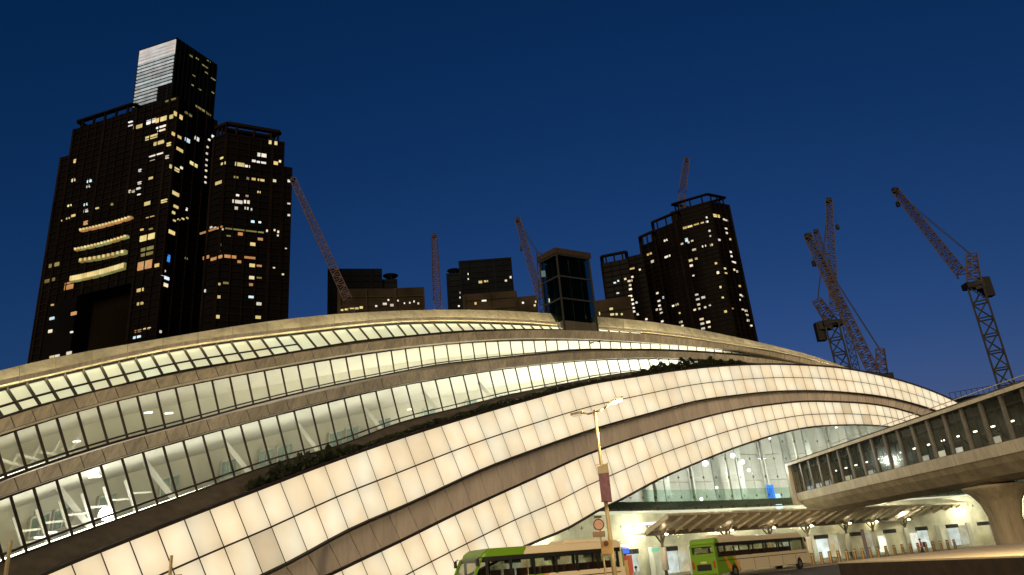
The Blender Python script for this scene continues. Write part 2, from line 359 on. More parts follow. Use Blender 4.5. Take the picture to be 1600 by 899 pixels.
# roof lip, bright, and the roof sheet behind it
xl = xs_even(-85, 1360, 58, 44)
yl = herm([-90, 0, 100, 200, 300, 400, 500, 600, 700, 800, 845, 940, 1047, 1117, 1184, 1249, 1330, 1400], [603, 579, 556, 538, 521, 505, 493, 486.5, 484, 486, 489, 495.5, 507, 520, 534.5, 550, 577, 606])
ll = herm([-90, 0, 40, 157, 262, 360, 453, 540, 620, 695, 765, 828, 937, 1034, 1134, 1249, 1330, 1400], [628, 604, 596, 569, 547, 532, 521, 511, 504, 502, 503, 505.5, 515, 522.5, 536.5, 556.5, 580, 609])
lipU = [front(x, yl(x), 11.5) for x in xl]; lipL = [front(x, ll(x), 9.9) for x in xl]
clad(lipU, lipL, 'roof_lip', 'bright pale roof edge against the evening sky', lip_m, gap=0.012, ledge=(0.5, 1.5))
for i in range(len(xl) - 1):                                       # uplights at the foot of the lip, each with an added bar hiding it
    a, b = back(lipL[i], -0.55) + Z * 0.06, back(lipL[i+1], -0.55) + Z * 0.06
    sub(MB().bar(a, b, 0.16, 0.05), 'uplight', lum('uplight', (1.0, 0.84, 0.48), 13.0, var=0.1, scale=0.2))
    sub(MB().bar(back(a, -0.16) + Z * -0.02, back(b, -0.16) + Z * -0.02, 0.08, 0.24), 'strip_shield', fascia_m)
rf = MB(); rf.strip(lipU, [back(p, 14) + Z * 0.4 for p in lipU]); rf.strip([back(p, 14) + Z * 0.4 for p in lipU], [flat(back(p, 34), 4) for p in lipU])
sub(rf, 'roof', lip_m)

# planter between the lower panes and the upper glowing ribbon
xp = xs_even(-80, 1130, 14, 10)
pU = [front(x, yC1(x) + (1 if x < 900 else 0), 4.0) for x in xp]; pL = [front(x, yD0(x) + 9, 1.9) for x in xp]
tr = MB(); tr.strip(pU, [front(x, yC1(x) * 0.45 + yD0(x) * 0.55, 3.0) for x in xp]); tr.strip([front(x, yC1(x) * 0.45 + yD0(x) * 0.55, 3.0) for x in xp], pL)
trough = sub(tr, 'planter', mat('planter_side', (0.10, 0.08, 0.055), 0.8, var=0.3, scale=1.5)); trough['label'] = 'dark planter trough above the upper glowing ribbon'

# rooms behind the window bands
def room(rw, depth, rise, strip_off, sm, kmax):
    ks = sorted(rw)
    U = [rw[k][0] + Z * 0.02 for k in ks]; L = [rw[k][1] for k in ks]
    UB = [back(p, depth) + Z * rise for p in U]; LB = [back(flat(u, l.z), depth) for u, l in zip(U, L)]
    sub(MB().strip([back(p, 0.15) for p in U], UB), 'ceiling', ceil_m)
    sub(MB().strip(UB, LB), 'back_wall', wall_m)
    sub(MB().strip([back(p, 0.15) + Z * 0.02 for p in L], LB), 'floor', wall_m)
    s = MB(); fill_strip = MB()
    for i in range(len(ks) - 1):
        if (U[i] - L[i]).length < 0.3 or ks[i] > kmax: continue
        p, q = back(L[i], strip_off) + Z * 0.12, back(L[i+1], strip_off) + Z * 0.12
        s.bar(p, q, 0.35, 0.05)
        fill_strip.bar(back(p, depth * 0.55), back(q, depth * 0.55), 0.5, 0.05)  # second row of strips, added out of sight to even the ceiling light
    sub(s, 'light_strip', sm); sub(fill_strip, 'light_strip', sm)
    return UB, LB, ks
UBc, LBc, kc = room(WC, 8.0, 0.2, 0.7, strip_l, 31)
UBb, LBb, kb = room(WB, 5.0, 0.1, 0.55, strip_b, 36)
# inner windows, props and rails seen through the lower panes
wh = MB()
for i in range(len(kc) - 1):
    k = kc[i]
    if k > 22 or k < -13: continue
    a, b, c, d = UBc[i], UBc[i+1], LBc[i+1], LBc[i]
    if k % 3 == 0 or (k + 1) % 5 == 0:
        f = lambda u, v: back(lerp(lerp(a, b, u), lerp(d, c, u), v), -0.15)
        w_ = MB(); P = [f(0.08, 0.32), f(0.92, 0.32), f(0.92, 0.72), f(0.08, 0.72)]
        for q in range(4): w_.bar(P[q], P[(q+1) % 4], 0.13)
        w_.bar(f(0.5, 0.32), f(0.5, 0.72), 0.09)
        fo = sub(w_, 'inner_window', white_m)
        panel_mesh('pane', *[back(p, 0.05) for p in P], 0.02, 0.01, teal_m, fo)
    if k % 4 == 1 and k < 14:
        w_ = MB(); u, l = WC[k]; w_.bar(back(u, 4.6) + Z * 0.4, back(WC[k+1][1], 2.6), 0.34, 0.3); sub(w_, 'raking_column', white_m)
for i in range(0, 6):                                            # rails and braces at the left end
    k = -13 + i; u, l = WC[k]; u2, l2 = WC[k+1]
    w_ = MB(); w_.bar(back(lerp(u, l, 0.52), 3), back(lerp(u2, l2, 0.62), 3), 0.10); w_.bar(back(lerp(u, l, 0.75), 3), back(lerp(u2, l2, 0.8), 3), 0.08)
    w_.bar(back(lerp(u, l, 0.25), 3.2), back(lerp(u, l, 1.0), 2.6), 0.16)
    sub(w_, 'balustrade', white_m)
for i in range(0, 4):
    k = -15 + i; u, l = WB[k]; u2, l2 = WB[k+1]
    w_ = MB(); w_.bar(back(lerp(u, l, 0.3 + 0.1 * i), 2.4), back(lerp(u2, l2, 0.7 + 0.05 * i), 2.4), 0.13); w_.bar(back(lerp(u, l, 0.95), 2.2), back(lerp(u2, l2, 0.35), 2.6), 0.10)
    sub(w_, 'roof_truss', white_m)
# white luminaires in the rooms
for px, py, s, rr in ((166, 803, 5.6, 0.34), (149, 741, 6.0, 0.16)):
    p = front(px, py, s); sub(MB().tube(p, back(p, 0.1), rr, rr, 14), 'floodlight', lum('flood_white', (0.97, 0.96, 1.0), 24.0, var=0.0))
for px, py, s, rr in ((148,745,6.8,0.16),(166,805,5.2,0.2),(62,840,6.0,0.12),(82,832,6,0.1),(232,645,9.0,0.12),(264,646,9,0.12),(640,640,7,0.1),(120,690,9,0.1),(370,757,6,0.12)):
    p = front(px, py, s); sub(MB().bar(p + Vector((-rr*2, 0, 0)), p + Vector((rr*2, 0, 0)), rr * 0.6), 'luminaire', spot_l)

# ------------------------------------------------------------------ entrance: glass wall under the lower ribbon
yE1 = px_curve(KE, 3)
cols = []
xc = xs_even(770, 1640, 20, 15)
for x in xc:
    p = front(x, yE1(min(x, 1440)), 2.2); cols.append((flat(p), p.z + 0.6 if x < 1440 else 9.0))
levels = [0.0, 3.4, 5.4, 7.1, 8.3, 10.5, 12.7, 14.9, 17.1, 19.3, 21.5, 23.7, 26]
green_g = glass('entrance_glass', (0.93, 0.97, 0.95), 0.12)
cw = MB()
for (p, z), (q, z2) in zip(cols, cols[1:]):
    cw.bar(p + Z * 7.0, q + Z * 7.0, 0.25, 0.12)
cwo = sub(cw, 'entrance_wall', mat('entrance_frame', (0.2, 0.22, 0.18), 0.5, 0.3)); cwo['label'] = 'tall glass entrance wall beneath the arch of the lower ribbon'
for i in range(len(cols) - 1):
    (p, z), (q, z2) = cols[i], cols[i+1]
    for a, b in zip(levels, levels[1:]):
        t0, t1 = min(b, z), min(b, z2)
        if t0 - a < 0.25 or t1 - a < 0.25: continue
        panel_mesh('glass_pane', p + Z * t0, q + Z * t1, q + Z * a, p + Z * a, 0.012, 0.01, green_g, cwo)
        if b < z - 0.3 and a > 3:                               # clamp fittings on the joints
            f = MB(); n = Vector((p.x, p.y, 0)).normalized(); c = p + Z * b - n * 0.06; t = Z.cross(n)
            f.bar(c - t * 0.16, c + t * 0.16, 0.06); f.bar(c - Z * 0.2, c + Z * 0.2, 0.06); f.bar(c, c + n * 0.5, 0.05)
            sub(f, 'glass_fitting', dark_m, cwo)
sub(MB().strip([p + Z * 7.9 + Vector((0,0,0)) for p, z in [(back(c, 0.35), 0) for c, _ in cols]], [back(c, 0.35) + Z * 7.15 for c, _ in cols]), 'slab_edge', mat('green_slab_edge', (0.10, 0.14, 0.11), 0.4, var=0.2))
# hall behind it
A1 = [back(c, 0.6) for c, _ in cols]; A2 = [back(c, 17) for c, _ in cols]; A3 = [back(c, 5.5) for c, _ in cols]
sub(MB().strip([p + Z * 7.9 for p in A1], [p + Z * 7.9 for p in A2]), 'hall_floor', wall_m)
hall_w = mat('hall_wall', (0.62, 0.62, 0.57), 0.6, var=0.14, scale=0.25)
for i in range(len(A2) - 1):
    for a, b in ((7.9, 11.5), (11.5, 15.2), (15.2, 19), (19, 24), (24, 29)):
        b = min(b, cols[i][1] + 4)
        if b - a < 0.4: continue
        panel_mesh('wall_panel', A2[i] + Z * b, A2[i+1] + Z * b, A2[i+1] + Z * a, A2[i] + Z * a, 0.03, 0.03, hall_w, cwo)
sub(MB().strip([p + Z * (z + 0.1) for p, (_, z) in zip(A1, cols)], [p + Z * (z + 4) for p, (_, z) in zip(A2, cols)]), 'hall_ceiling', ceil_m)
sub(MB().strip([p + Z * 7.1 for p in A1], [p + Z * 7.1 for p in A3]), 'ground_ceiling', ceil_m)
sub(MB().strip([p + Z * 7.1 for p in A3], [p for p in A3]), 'ground_wall', mat('ground_wall', (0.72, 0.68, 0.54), 0.6, var=0.3, scale=0.5))
for i in range(1, len(cols) - 1, 3):
    c = back(cols[i][0], 3.2); t = MB(); t.tube(c + Z * 7.9, back(c, 1.0) + Z * (cols[i][1] + 0.6), 0.22, 0.16, 10); sub(t, 'hall_column', white_m, smooth=True)
    if cols[i][1] > 11:
        
        if i % 2 == 0:
            ld = bpy.data.lights.new('hall_light', 'POINT'); ld.energy = 2000; ld.color = (1.0, 0.95, 0.84); ld.shadow_soft_size = 0.5
            lo = bpy.data.objects.new('hall_light', ld); C.objects.link(lo); lo.location = back(cols[i][0], 7) + Z * min(12, cols[i][1] - 1) - st.location; lo.parent = st
for i in range(0, len(cols) - 2, 2):
    t = MB(); t.bar(back(cols[i][0], 2.6) + Z * 6.95, back(cols[i+2][0], 2.6) + Z * 6.95, 3.4, 0.06); sub(t, 'ceiling_glow', lum('ceiling_glow', (1.0, 0.88, 0.60), 0.75, var=0.1))  # wide glowing strips added under the ceiling to brighten the ground floor
for i in range(2, len(cols) - 1, 1):
    z = cols[i][1]
    if z > 10: t = MB(); c = back(cols[i][0], 6 + (i % 3) * 3); t.tube(c + Z * (z + 0.6), c + Z * (z + 0.72), 0.16, 0.16, 8); sub(t, 'downlight', spot_l)
for px, py, s, rr in ((1102,724,6,0.35),(1145,712,9,0.3),(1160,722,9,0.28),(1170,735,8,0.2),(1096,780,5,0.2),(1120,762,7,0.15)):
    p = front(px, py, s); sub(MB().tube(p, p + Vector((0,0.1,0)), rr, rr, 12), 'floodlight', spot_l)
p = front(1205, 772, 4); sub(MB().bar(p + Z * -1.1, p + Z * 1.1, 0.9, 0.12), 'blue_screen', lum('screen_blue', (0.05, 0.25, 1.0), 1.3, var=0.1))
p = front(1216, 782, 4.2); sub(MB().bar(p + Z * -1.0, p + Z * 0.8, 0.8, 0.1), 'bright_screen', lum('screen_white', (0.75, 0.9, 1.0), 1.8, var=0.1))
for i in range(5, len(cols) - 1, 7):
    ld = bpy.data.lights.new('ground_fill', 'POINT'); ld.energy = 700; ld.color = (1.0, 0.90, 0.66); ld.shadow_soft_size = 0.3  # unseen point lights added to brighten the ground floor
    lo = bpy.data.objects.new('ground_fill', ld); C.objects.link(lo); lo.location = back(cols[i][0], 2.2) + Z * 5.2 - st.location; lo.parent = st
for i in range(0, len(cols) - 1):                               # glass balustrade and grey fins inside the hall
    if cols[i][1] < 9.5: continue
    a, b = back(cols[i][0], 1.6), back(cols[i+1][0], 1.6)
    panel_mesh('balustrade_pane', a + Z * 9.3, b + Z * 9.3, b + Z * 7.95, a + Z * 7.95, 0.03, 0.01, glass('teal_glass', (0.80, 0.90, 0.86), 0.15), cwo)
    if i % 2 == 0 and cols[i][1] > 10.5: c = back(cols[i][0], 12); sub(MB().bar(c + Z * 7.9, c + Z * (cols[i][1] + 1.5), 0.7, 0.5), 'hall_pier', mat('hall_pier', (0.40, 0.42, 0.39), 0.6, var=0.2, scale=0.4))
def wall_pt(px, py, s=2.0): return front(px, py, s)
panel_mesh('light_box', wall_pt(982, 818), wall_pt(1032, 815), wall_pt(1032.5, 819), wall_pt(982.5, 822), 0.0, 0.06, lum('light_box', (1.0, 0.92, 0.8), 1.3, var=0.05), st)
panel_mesh('exit_sign', wall_pt(1018, 857), wall_pt(1031, 856), wall_pt(1031.5, 862), wall_pt(1018.5, 863), 0.0, 0.06, lum('exit_green', (0.35, 1.0, 0.55), 0.55, var=0.1), st)
# ground floor shop fronts: posts, boards and glowing panels added for brightness
for i in range(0, len(cols) - 1):
    c = back(cols[i][0], 3.6)
    if i % 3 == 0: sub(MB().bar(c, c + Z * 3.3, 0.5, 0.4), 'door_post', white_m)
    if i % 4 in (1, 2):
        q = [cols[i][0], cols[i+1][0]]; d0, d1 = back(q[0], 3.9), back(q[1], 3.9); zt_ = 2.6 + 0.25 * (i % 3)
        panel_mesh('shop_window', d0 + Z * zt_, d1 + Z * zt_, d1 + Z * 0.4, d0 + Z * 0.4, 0.06, 0.03, lum('shop_window_%d' % (i % 3), ((1.0, 0.88, 0.62), (0.95, 0.97, 0.9), (1.0, 0.72, 0.4))[i % 3], (1.0, 0.85, 0.5)[i % 3], var=0.3, scale=1.2), st)
    if i % 3 == 1:
        d = back(cols[i+1][0], 3.6); sub(MB().bar(c + Z * 3.0, d + Z * 3.0, 0.4, 0.5), 'sign_board', mat('dark_board', (0.03, 0.03, 0.025), 0.5))

# ================================================================== distant towers
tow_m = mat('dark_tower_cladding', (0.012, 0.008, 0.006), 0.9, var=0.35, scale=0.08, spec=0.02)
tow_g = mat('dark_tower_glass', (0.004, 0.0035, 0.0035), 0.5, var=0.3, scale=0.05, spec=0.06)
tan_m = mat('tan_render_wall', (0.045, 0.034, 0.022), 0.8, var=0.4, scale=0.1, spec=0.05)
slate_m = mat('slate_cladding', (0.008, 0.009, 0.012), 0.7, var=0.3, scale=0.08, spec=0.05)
LIT = {'Y': lum('window_amber', (1.0, 0.66, 0.22), 0.72, var=0.25, scale=0.2), 'W': lum('window_white', (1.0, 0.80, 0.48), 0.85, var=0.3, scale=0.2),
       'B': lum('window_cool', (0.75, 0.9, 1.0), 0.9, var=0.2, scale=0.2), 'O': lum('window_orange', (1.0, 0.42, 0.13), 0.5, var=0.25, scale=0.2),
       'D': lum('window_dim', (0.8, 0.58, 0.16), 0.26, var=0.35, scale=0.2), 'U': lum('window_blue', (0.05, 0.3, 1.0), 0.9, var=0.1)}
WMESH = {}
for key, m in LIT.items():
    me = MB().box((-0.5, -0.5, -0.5), (0.5, 0.5, 0.5)); o = me.build('window', m); WMESH[key] = o.data; bpy.data.objects.remove(o)
def hit(px, py, faces):
    d = ray(px, py); best = None
    for P, Q, H in faces:
        e = Q - P; n = Vector((e.y, -e.x, 0)); den = d.dot(n)
        if abs(den) < 1e-9: continue
        t = (P - EYE).dot(n) / den
        if t <= 0: continue
        X = EYE + d * t; u = (X - P).dot(e) / e.dot(e)
        if -0.002 <= u <= 1.002 and 0 <= X.z <= H and (best is None or t < best[0]): best = (t, X, P, Q)
    return best
def lit_window(px, py, w, h, key, faces, parent, name='window'):
    b = hit(px, py, faces)
    if not b: return None
    t, X, P, Q = b; e = flat(Q - P).normalized(); n = Vector((e.y, -e.x, 0))
    if n.dot(EYE - X) < 0: n = -n
    vd = (X - EYE).normalized(); fs = max(0.35, abs(vd.dot(n))); k = t / FPX * (ray(px, py).dot(_F))
    o = bpy.data.objects.new(name, WMESH[key]); C.objects.link(o)
    side = e if e.dot(_RT) > 0 else -e
    mw = Matrix(((side.x, n.x, 0, X.x), (side.y, n.y, 0, X.y), (0, 0, 1, X.z), (0, 0, 0, 1))) @ Matrix.Diagonal((w * k * 0.85 / fs, 0.5, h * k * 0.85, 1))
    mw.translation += n * 0.2
    o.parent = parent; o.matrix_parent_inverse = wmat(parent).inverted(); o.matrix_basis = mw
    return o
def facade(faces, parent, z0=0, fl=3.4, bay=4.2, slab=0.5, m=tow_m):
    """storey slabs and piers standing proud of the dark glass, too small to pick apart at this distance"""
    g = MB()
    for P, Q, H in faces:
        e = flat(Q - P); L = e.length; e.normalize(); n = Vector((e.y, -e.x, 0))
        if n.dot(EYE - P) < 0: n = -n
        z = z0 + fl
        while z < H - 1:
            g.bar(flat(P, z) + n * 0.2, flat(Q, z) + n * 0.2, 0.5, slab); z += fl
        k = max(1, int(L / bay))
        for i in range(k + 1):
            p = flat(P) + e * (L * i / k); wd = 1.4 if i % 4 == 0 else 0.5
            g.bar(p + n * 0.3 + Z * z0, flat(p, H - 0.3) + n * 0.3, wd, 0.7, up=n)
    o = g.build('facade_grid', m, parent, normals=False); o['kind'] = 'stuff'; return o
def tower(name, label, corners, H, m=tow_g, grid=tow_m, cat='tower', depth=None, group=None, fl=3.4, bay=4.2):
    """corners: the roof corners seen, left to right, as pixels; all at height H"""
    P = [at_z(x, y, H) if len(c) == 2 else at_r(x, y, c[2]) for c in corners for x, y in [c[:2]]]
    if len(P) == 3: P4 = [P[0], P[1], P[2], P[0] + P[2] - P[1]]
    else:
        s = depth or 20; P4 = [P[0], P[1], back(P[1], s), back(P[0], s)]
    t = thing(name, label, cat, flat((P4[0] + P4[2]) / 2), 0, group)
    MB().prism(P4, 0, H).build('wall', m, t)
    faces = [(flat(P[i]), flat(P[i+1]), H) for i in range(len(P) - 1)]
    facade(faces, t, fl=fl, bay=bay, m=grid)
    return t, faces, P4
def crown(t, P4, H, h, m=tow_m, inset=0.0, n=4, th=1.0):
    f = MB(); c = sum((flat(p) for p in P4), Vector()) / 4
    Q = [lerp(flat(p), c, inset) for p in P4]
    for i in range(4):
        a, b = Q[i], Q[(i+1) % 4]
        f.bar(flat(a, H + h), flat(b, H + h), 2.2, th)
        for k in range(n): p = lerp(a, b, (k + 0.5) / n); f.bar(flat(p, H - 0.5), flat(p, H + h - th * 0.5), 0.9)
    return f.build('roof_crown', m, t)

# tall slab with striped lit top, far behind
ict, icf, icP = tower('skyscraper', 'tallest skyscraper with bright white horizontal stripes on its top left side', [(219, 78), (277, 59), (339, 101)], 470, grid=slate_m)
P, Q, _ = icf[0]
zt = hit(248, 78, icf)[1].z; zb = hit(240, 158, icf)[1].z; dn = Vector(((Q - P).y, -(Q - P).x, 0)).normalized()
if dn.dot(EYE - P) < 0: dn = -dn
stripe_l = lum('stripe_light', (0.85, 0.85, 0.82), 0.42, var=0.3, scale=0.15); head_l = lum('header_light', (1.0, 0.85, 0.75), 0.62, var=0.18, scale=0.1)
for i in range(16):
    z = zb + (zt - zb) * i / 15.0
    MB().bar(flat(lerp(P, Q, 0.02 if i > 1 else 0.01), z) + dn * 0.8, flat(lerp(P, Q, 0.98 if i > 3 else 0.62), z) + dn * 0.8, 0.8, (zt - zb) / 30).build('light_strip', stripe_l, ict)
MB().bar(flat(lerp(P, Q, 0.02), 460) + dn * 0.8, flat(lerp(P, Q, 0.99), 460) + dn * 0.8, 0.8, 15).build('lit_header', head_l, ict)
for px, py, w_, h_ in ((320,104,8,2),(302,118,5,2),(322,114,5,2),(333,124,6,2),(308,92,4,2),(326,96,5,2),(300,133,4,2),(312,140,4,2),(332,145,4,2),(298,88,5,4),(314,171,16,4),(326,179,6,3)):
    lit_window(px, py, w_, h_, 'D', icf, ict)

# the arch block: two legs joined above an opening
H1 = 231
c0, c1, c2 = at_z(117, 202, H1), at_z(280, 150, H1), at_z(337, 188, H1)
at = thing('apartment_tower', 'broad dark residential block on the left with curved lit decks above a tall opening', 'tower', flat((c0 + c2) / 2))
e = flat(c1 - c0); nb = flat(c2 - c1)
def on(u, v=0.0, z=0): return flat(c0 + e * u + nb * v, z)
fl1 = [(on(0), on(1), H1), (on(1), on(1, 1), H1)]
ext = [(on(-0.5), on(1), H1)]
u_l = (hit(97, 246, ext)[1] - flat(c0)).dot(e) / e.dot(e); z_l = hit(97, 246, ext)[1].z
u_m = (hit(74, 405, ext)[1] - flat(c0)).dot(e) / e.dot(e); z_m = hit(74, 405, ext)[1].z
z_op = hit(165, 452, ext)[1].z
uo0 = (hit(116, 500, ext)[1] - flat(c0)).dot(e) / e.dot(e); uo1 = (hit(203, 500, ext)[1] - flat(c0)).dot(e) / e.dot(e)
MB().prism([on(0), on(1), on(1, 1), on(0, 1)], z_op, H1).build('wall', tow_g, at)
MB().prism([on(uo1), on(1), on(1, 1), on(uo1, 1)], 0, z_op).build('wall', tow_g, at)
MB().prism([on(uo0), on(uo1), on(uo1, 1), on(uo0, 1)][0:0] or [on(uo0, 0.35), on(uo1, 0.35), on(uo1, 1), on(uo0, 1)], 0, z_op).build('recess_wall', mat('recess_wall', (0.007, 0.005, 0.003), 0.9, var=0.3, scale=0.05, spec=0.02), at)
MB().prism([on(u_l), on(-0.0005), on(-0.0005, 0.8), on(u_l, 0.8)], 0, z_l).build('wall', tow_g, at)
MB().prism([on(u_m), on(u_l - 0.0005), on(u_l - 0.0005, 0.6), on(u_m, 0.6)], 0, z_m).build('wall', tow_g, at)
MB().prism([on(0.0), on(uo0), on(uo0, 1), on(0.0, 1)], 0, z_op).build('wall', tow_g, at) if uo0 > 0.02 else None
fg = [(on(0), on(1), H1), (on(1), on(1, 1), H1)]
facade([(on(0), on(1), H1), (on(1), on(1, 1), H1)], at, z0=z_op, bay=5)
facade([(on(uo1), on(1), z_op), (on(1), on(1, 1), z_op)], at, bay=5); facade([(on(u_l), on(0), z_l)], at, bay=4); facade([(on(u_m), on(u_l), z_m)], at, bay=4)
crown(at, [on(0, 0.05), on(0.55, 0.05), on(0.55, 0.9), on(0, 0.9)], H1, 5, n=5)
awf = [(on(u_m), on(1), H1), (on(1), on(1, 1), H1)]
def curved_deck(x0, y0, x1, y1, sag, th, key, beads=0, name='lit_deck'):
    n = 12; pts = []
    for i in range(n + 1):
        t = i / n; b = hit(x0 + (x1 - x0) * t, y0 + (y1 - y0) * t + sag * 4 * t * (1 - t), awf); pts.append(b[1] if b else pts[-1])
    nn = Vector((e.y, -e.x, 0)).normalized(); nn = nn if nn.dot(EYE - c0) > 0 else -nn
    q = MB(); hgt = th * pts[0].length / FPX
    for a, b in zip(pts, pts[1:]): q.bar(a + nn * 1.0, b + nn * 1.0, 1.6, hgt)
    o = q.build(name, LIT[key], at)
    for i in range(beads):
        t = (i + 0.5) / beads; p = lerp(pts[0], pts[-1], t); k = int(t * n); p = lerp(pts[k], pts[k+1], t * n - k) + nn * 2.0
        MB().bar(p - Z * hgt * 0.35, p + Z * hgt * 0.35, 0.9).build('deck_lamp', LIT['Y'], o)
    return o
curved_deck(129, 362, 209, 341.5, 1.5, 3.2, 'O', 16); curved_deck(121, 392, 203, 371, 1.5, 3.2, 'D', 16)
curved_deck(128, 409, 200, 395, 1.5, 5, 'D', 10); curved_deck(115, 438, 199, 417, 1.5, 9, 'D', 22)

# the slimmer block beside it
ft, ff, fP = tower('apartment_tower', 'dark residential tower with open roof frame, right of the broad block', [(336, 214), (354, 207), (444, 222)], 212, bay=5)
crown(ft, [lerp(fP[1], fP[2], 0.02), lerp(fP[1], fP[2], 0.92), lerp(fP[0], fP[3], 0.92), lerp(fP[0], fP[3], 0.02)], 212, 5, n=3, th=1.6)
_p, _q, _h = ff[1]; _far = [(_q, _q + (_q - _p) * 0.6, 400)]
wb = hit(456, 262, _far)[1]; pA, pB = flat(_q) + (flat(_q) - flat(_p)) * 0.0005, flat(wb)
MB().prism([pA, pB, back(pB, 18), back(pA, 18)], 0, wb.z).build('wing_wall', tow_g, ft); facade([(pA, pB, wb.z)], ft, bay=4)
ff2 = ff + [(pA, pB, wb.z)]

def conv(lst, ox, oy, s):
    for q in lst:
        x, y = q[0], q[1]; w_ = q[2] if len(q) > 2 and not isinstance(q[2], str) else 12; h_ = q[3] if len(q) > 3 and not isinstance(q[3], str) else 12
        key = q[-1] if isinstance(q[-1], str) else 'W'
        yield ox + x / s, oy + y / s, max(1.6, w_ / s), max(1.6, h_ / s), key
L1 = [(648,595,36,20,'Y'),(710,570,36,24,'W'),(757,560,45,26,'Y'),(798,550,22,22,'Y'),(833,542,36,24,'Y'),(757,595,40,9,'W'),(757,612,30,8),(712,643,50,22,'Y'),(745,670,40,20,'Y'),(825,637,40,18,'Y'),(876,658,20,22,'B'),(920,650,18,22,'W'),(792,677,16,20,'Y'),(833,700,40,20,'Y'),(735,725,60,7,'W'),(716,755,20,10),(780,738,20,18),(815,790,42,20,'Y'),(905,772,32,22,'Y'),(848,787,10,12),(355,755,12,20,'Y'),(345,843,12,18,'Y'),(420,848,16,18,'B'),(415,875,12,12),(655,800,14,14),(708,837,16,16,'Y'),(655,858,14,12),(648,885,16,12),(603,897,18,10),(613,572,16,7),(613,590,16,7),(880,535,30,12,'D'),(800,470,40,8,'D'),
 (995,640,9,14),(978,655,8,10),(970,690,7,10),(967,720,7,10),(966,750,7,9),(964,775,7,9),(963,800,7,9),(961,830,7,9),(960,855,7,9)]
L2 = [(420,8,14,16,'B'),(415,35),(345,8),(403,120,14,12,'B'),(404,150,16,16,'W'),(327,125,14,10,'Y'),(320,185,12,9,'Y'),(345,172,14,12,'Y'),(285,197,10,8,'Y'),(457,137,12,8,'Y'),(400,207,20,22,'O'),(603,62,16,12),(627,58,12,12),(650,48,18,10),(652,76),(655,20),(695,115,30,22,'Y'),(768,104,28,18,'Y'),(815,67,40,20,'Y'),(822,130,20,14,'Y'),(811,158,12,14,'Y'),(705,180,34,8,'Y'),(872,142,6,16),(526,118,8,14,'D'),(687,402,75,48,'O'),(698,272,75,32,'Y'),(698,325,66,18,'D'),(698,350,66,16,'D'),(325,500,36,42,'O'),(788,372,10,40,'U'),(802,250,28,20,'Y'),(735,405,20,18,'Y'),
 (255,403,40,20,'D'),(235,475,40,18,'D'),(658,520,28,18,'Y'),(658,583,26,16,'Y'),(768,430,10,10),(772,462,36,16,'B'),(767,494,34,18,'W'),(247,590,10,8,'Y'),(245,653,18,14,'B'),(347,630,22,18,'O'),(237,713,14,16,'W'),(337,717,10,9),(648,712,28,14,'O'),(680,703,12,10,'Y'),(700,700,12,12,'Y'),(643,742,32,16,'B'),(750,715,8,14),(245,833,18,12,'Y'),(270,828,18,12),(325,815,20,16),(815,195,10,8,'Y'),(835,190,10,8,'Y'),(855,187,10,8,'Y'),(875,183,8,8,'Y'),(665,238,14,9,'Y'),(705,235,20,7,'D'),(870,372,10,12,'D')]
R1 = [(1278,670,38,20,'Y'),(1226,728,40,20,'W'),(1188,755,16,12),(1223,763,42,12),(1288,765,24,18,'Y'),(1310,757,10,12),(1040,743,12,14,'Y'),(1047,768,18,16,'Y'),(1122,772,42,22,'Y'),(1158,780,22,12),(1187,840,18,12,'Y'),(1222,845,30,11,'Y'),(1285,848,14,14,'Y'),(989,862,20,20,'Y'),(1027,857,30,18,'Y'),(1353,848,14,12),(1160,837,8,14),(1105,832,20,12,'D')]
R2 = [(1112,77,14,10),(1156,80,10,10),(1111,107,46,18,'W'),(1155,108,26,18,'W'),(1104,137,18,16,'W'),(1154,138,18,14),(1177,143,6,12),(982,138,20,18,'Y'),(1212,62,14,10,'Y'),(1286,10),(1352,10),(1352,117,14,10),(1183,200,16,12,'B'),(1213,203,18,9),(1320,167,8,14),(1352,170,12,10),(1125,258,22,16,'O'),(1070,268,20,9,'D'),(1218,283,24,16,'O'),(1183,307,24,20,'Y'),(1028,308,14,14,'D'),(1026,338,12,10,'D'),(966,368,26,18,'O'),(1015,370,50,16,'O'),(1078,364,56,16,'O'),(1168,370,54,14,'O'),(1120,388,18,14,'O'),(1180,405,26,18,'Y'),(1213,408,24,12,'O'),(1178,463,24,18,'W'),(1213,463,24,7,'D'),(1175,495,18,14,'O'),(1020,492,24,12,'Y'),(1057,488,26,12,'D'),(1018,553,28,18,'Y'),(1176,553,26,12,'B'),(1212,585,24,16,'W'),(1014,645,28,18,'Y'),(1208,648,26,16,'Y'),(961,524,6,16),(918,670,16,24,'W'),(1282,417,10,8),(1324,447,10,8,'Y'),(1338,327,8,8),
 (952,222,9,9),(972,225,9,9),(990,227,9,9),(1008,229,9,9),(1026,232,9,9),(1042,236,9,9),(990,240,100,9,'O'),(1145,242,180,7,'D'),(1250,243,8,12),(1262,250,8,10),(1285,240,8,9),(1302,248,8,12),(1300,265,8,8)]
for lst, oy, fs, t in ((L1, 0, awf, at), (L2, 280, awf, at), (R1, 0, ff2, ft), (R2, 280, ff2, ft)):
    for q in conv(lst, 0, oy, 2.996): lit_window(*q, fs, t)

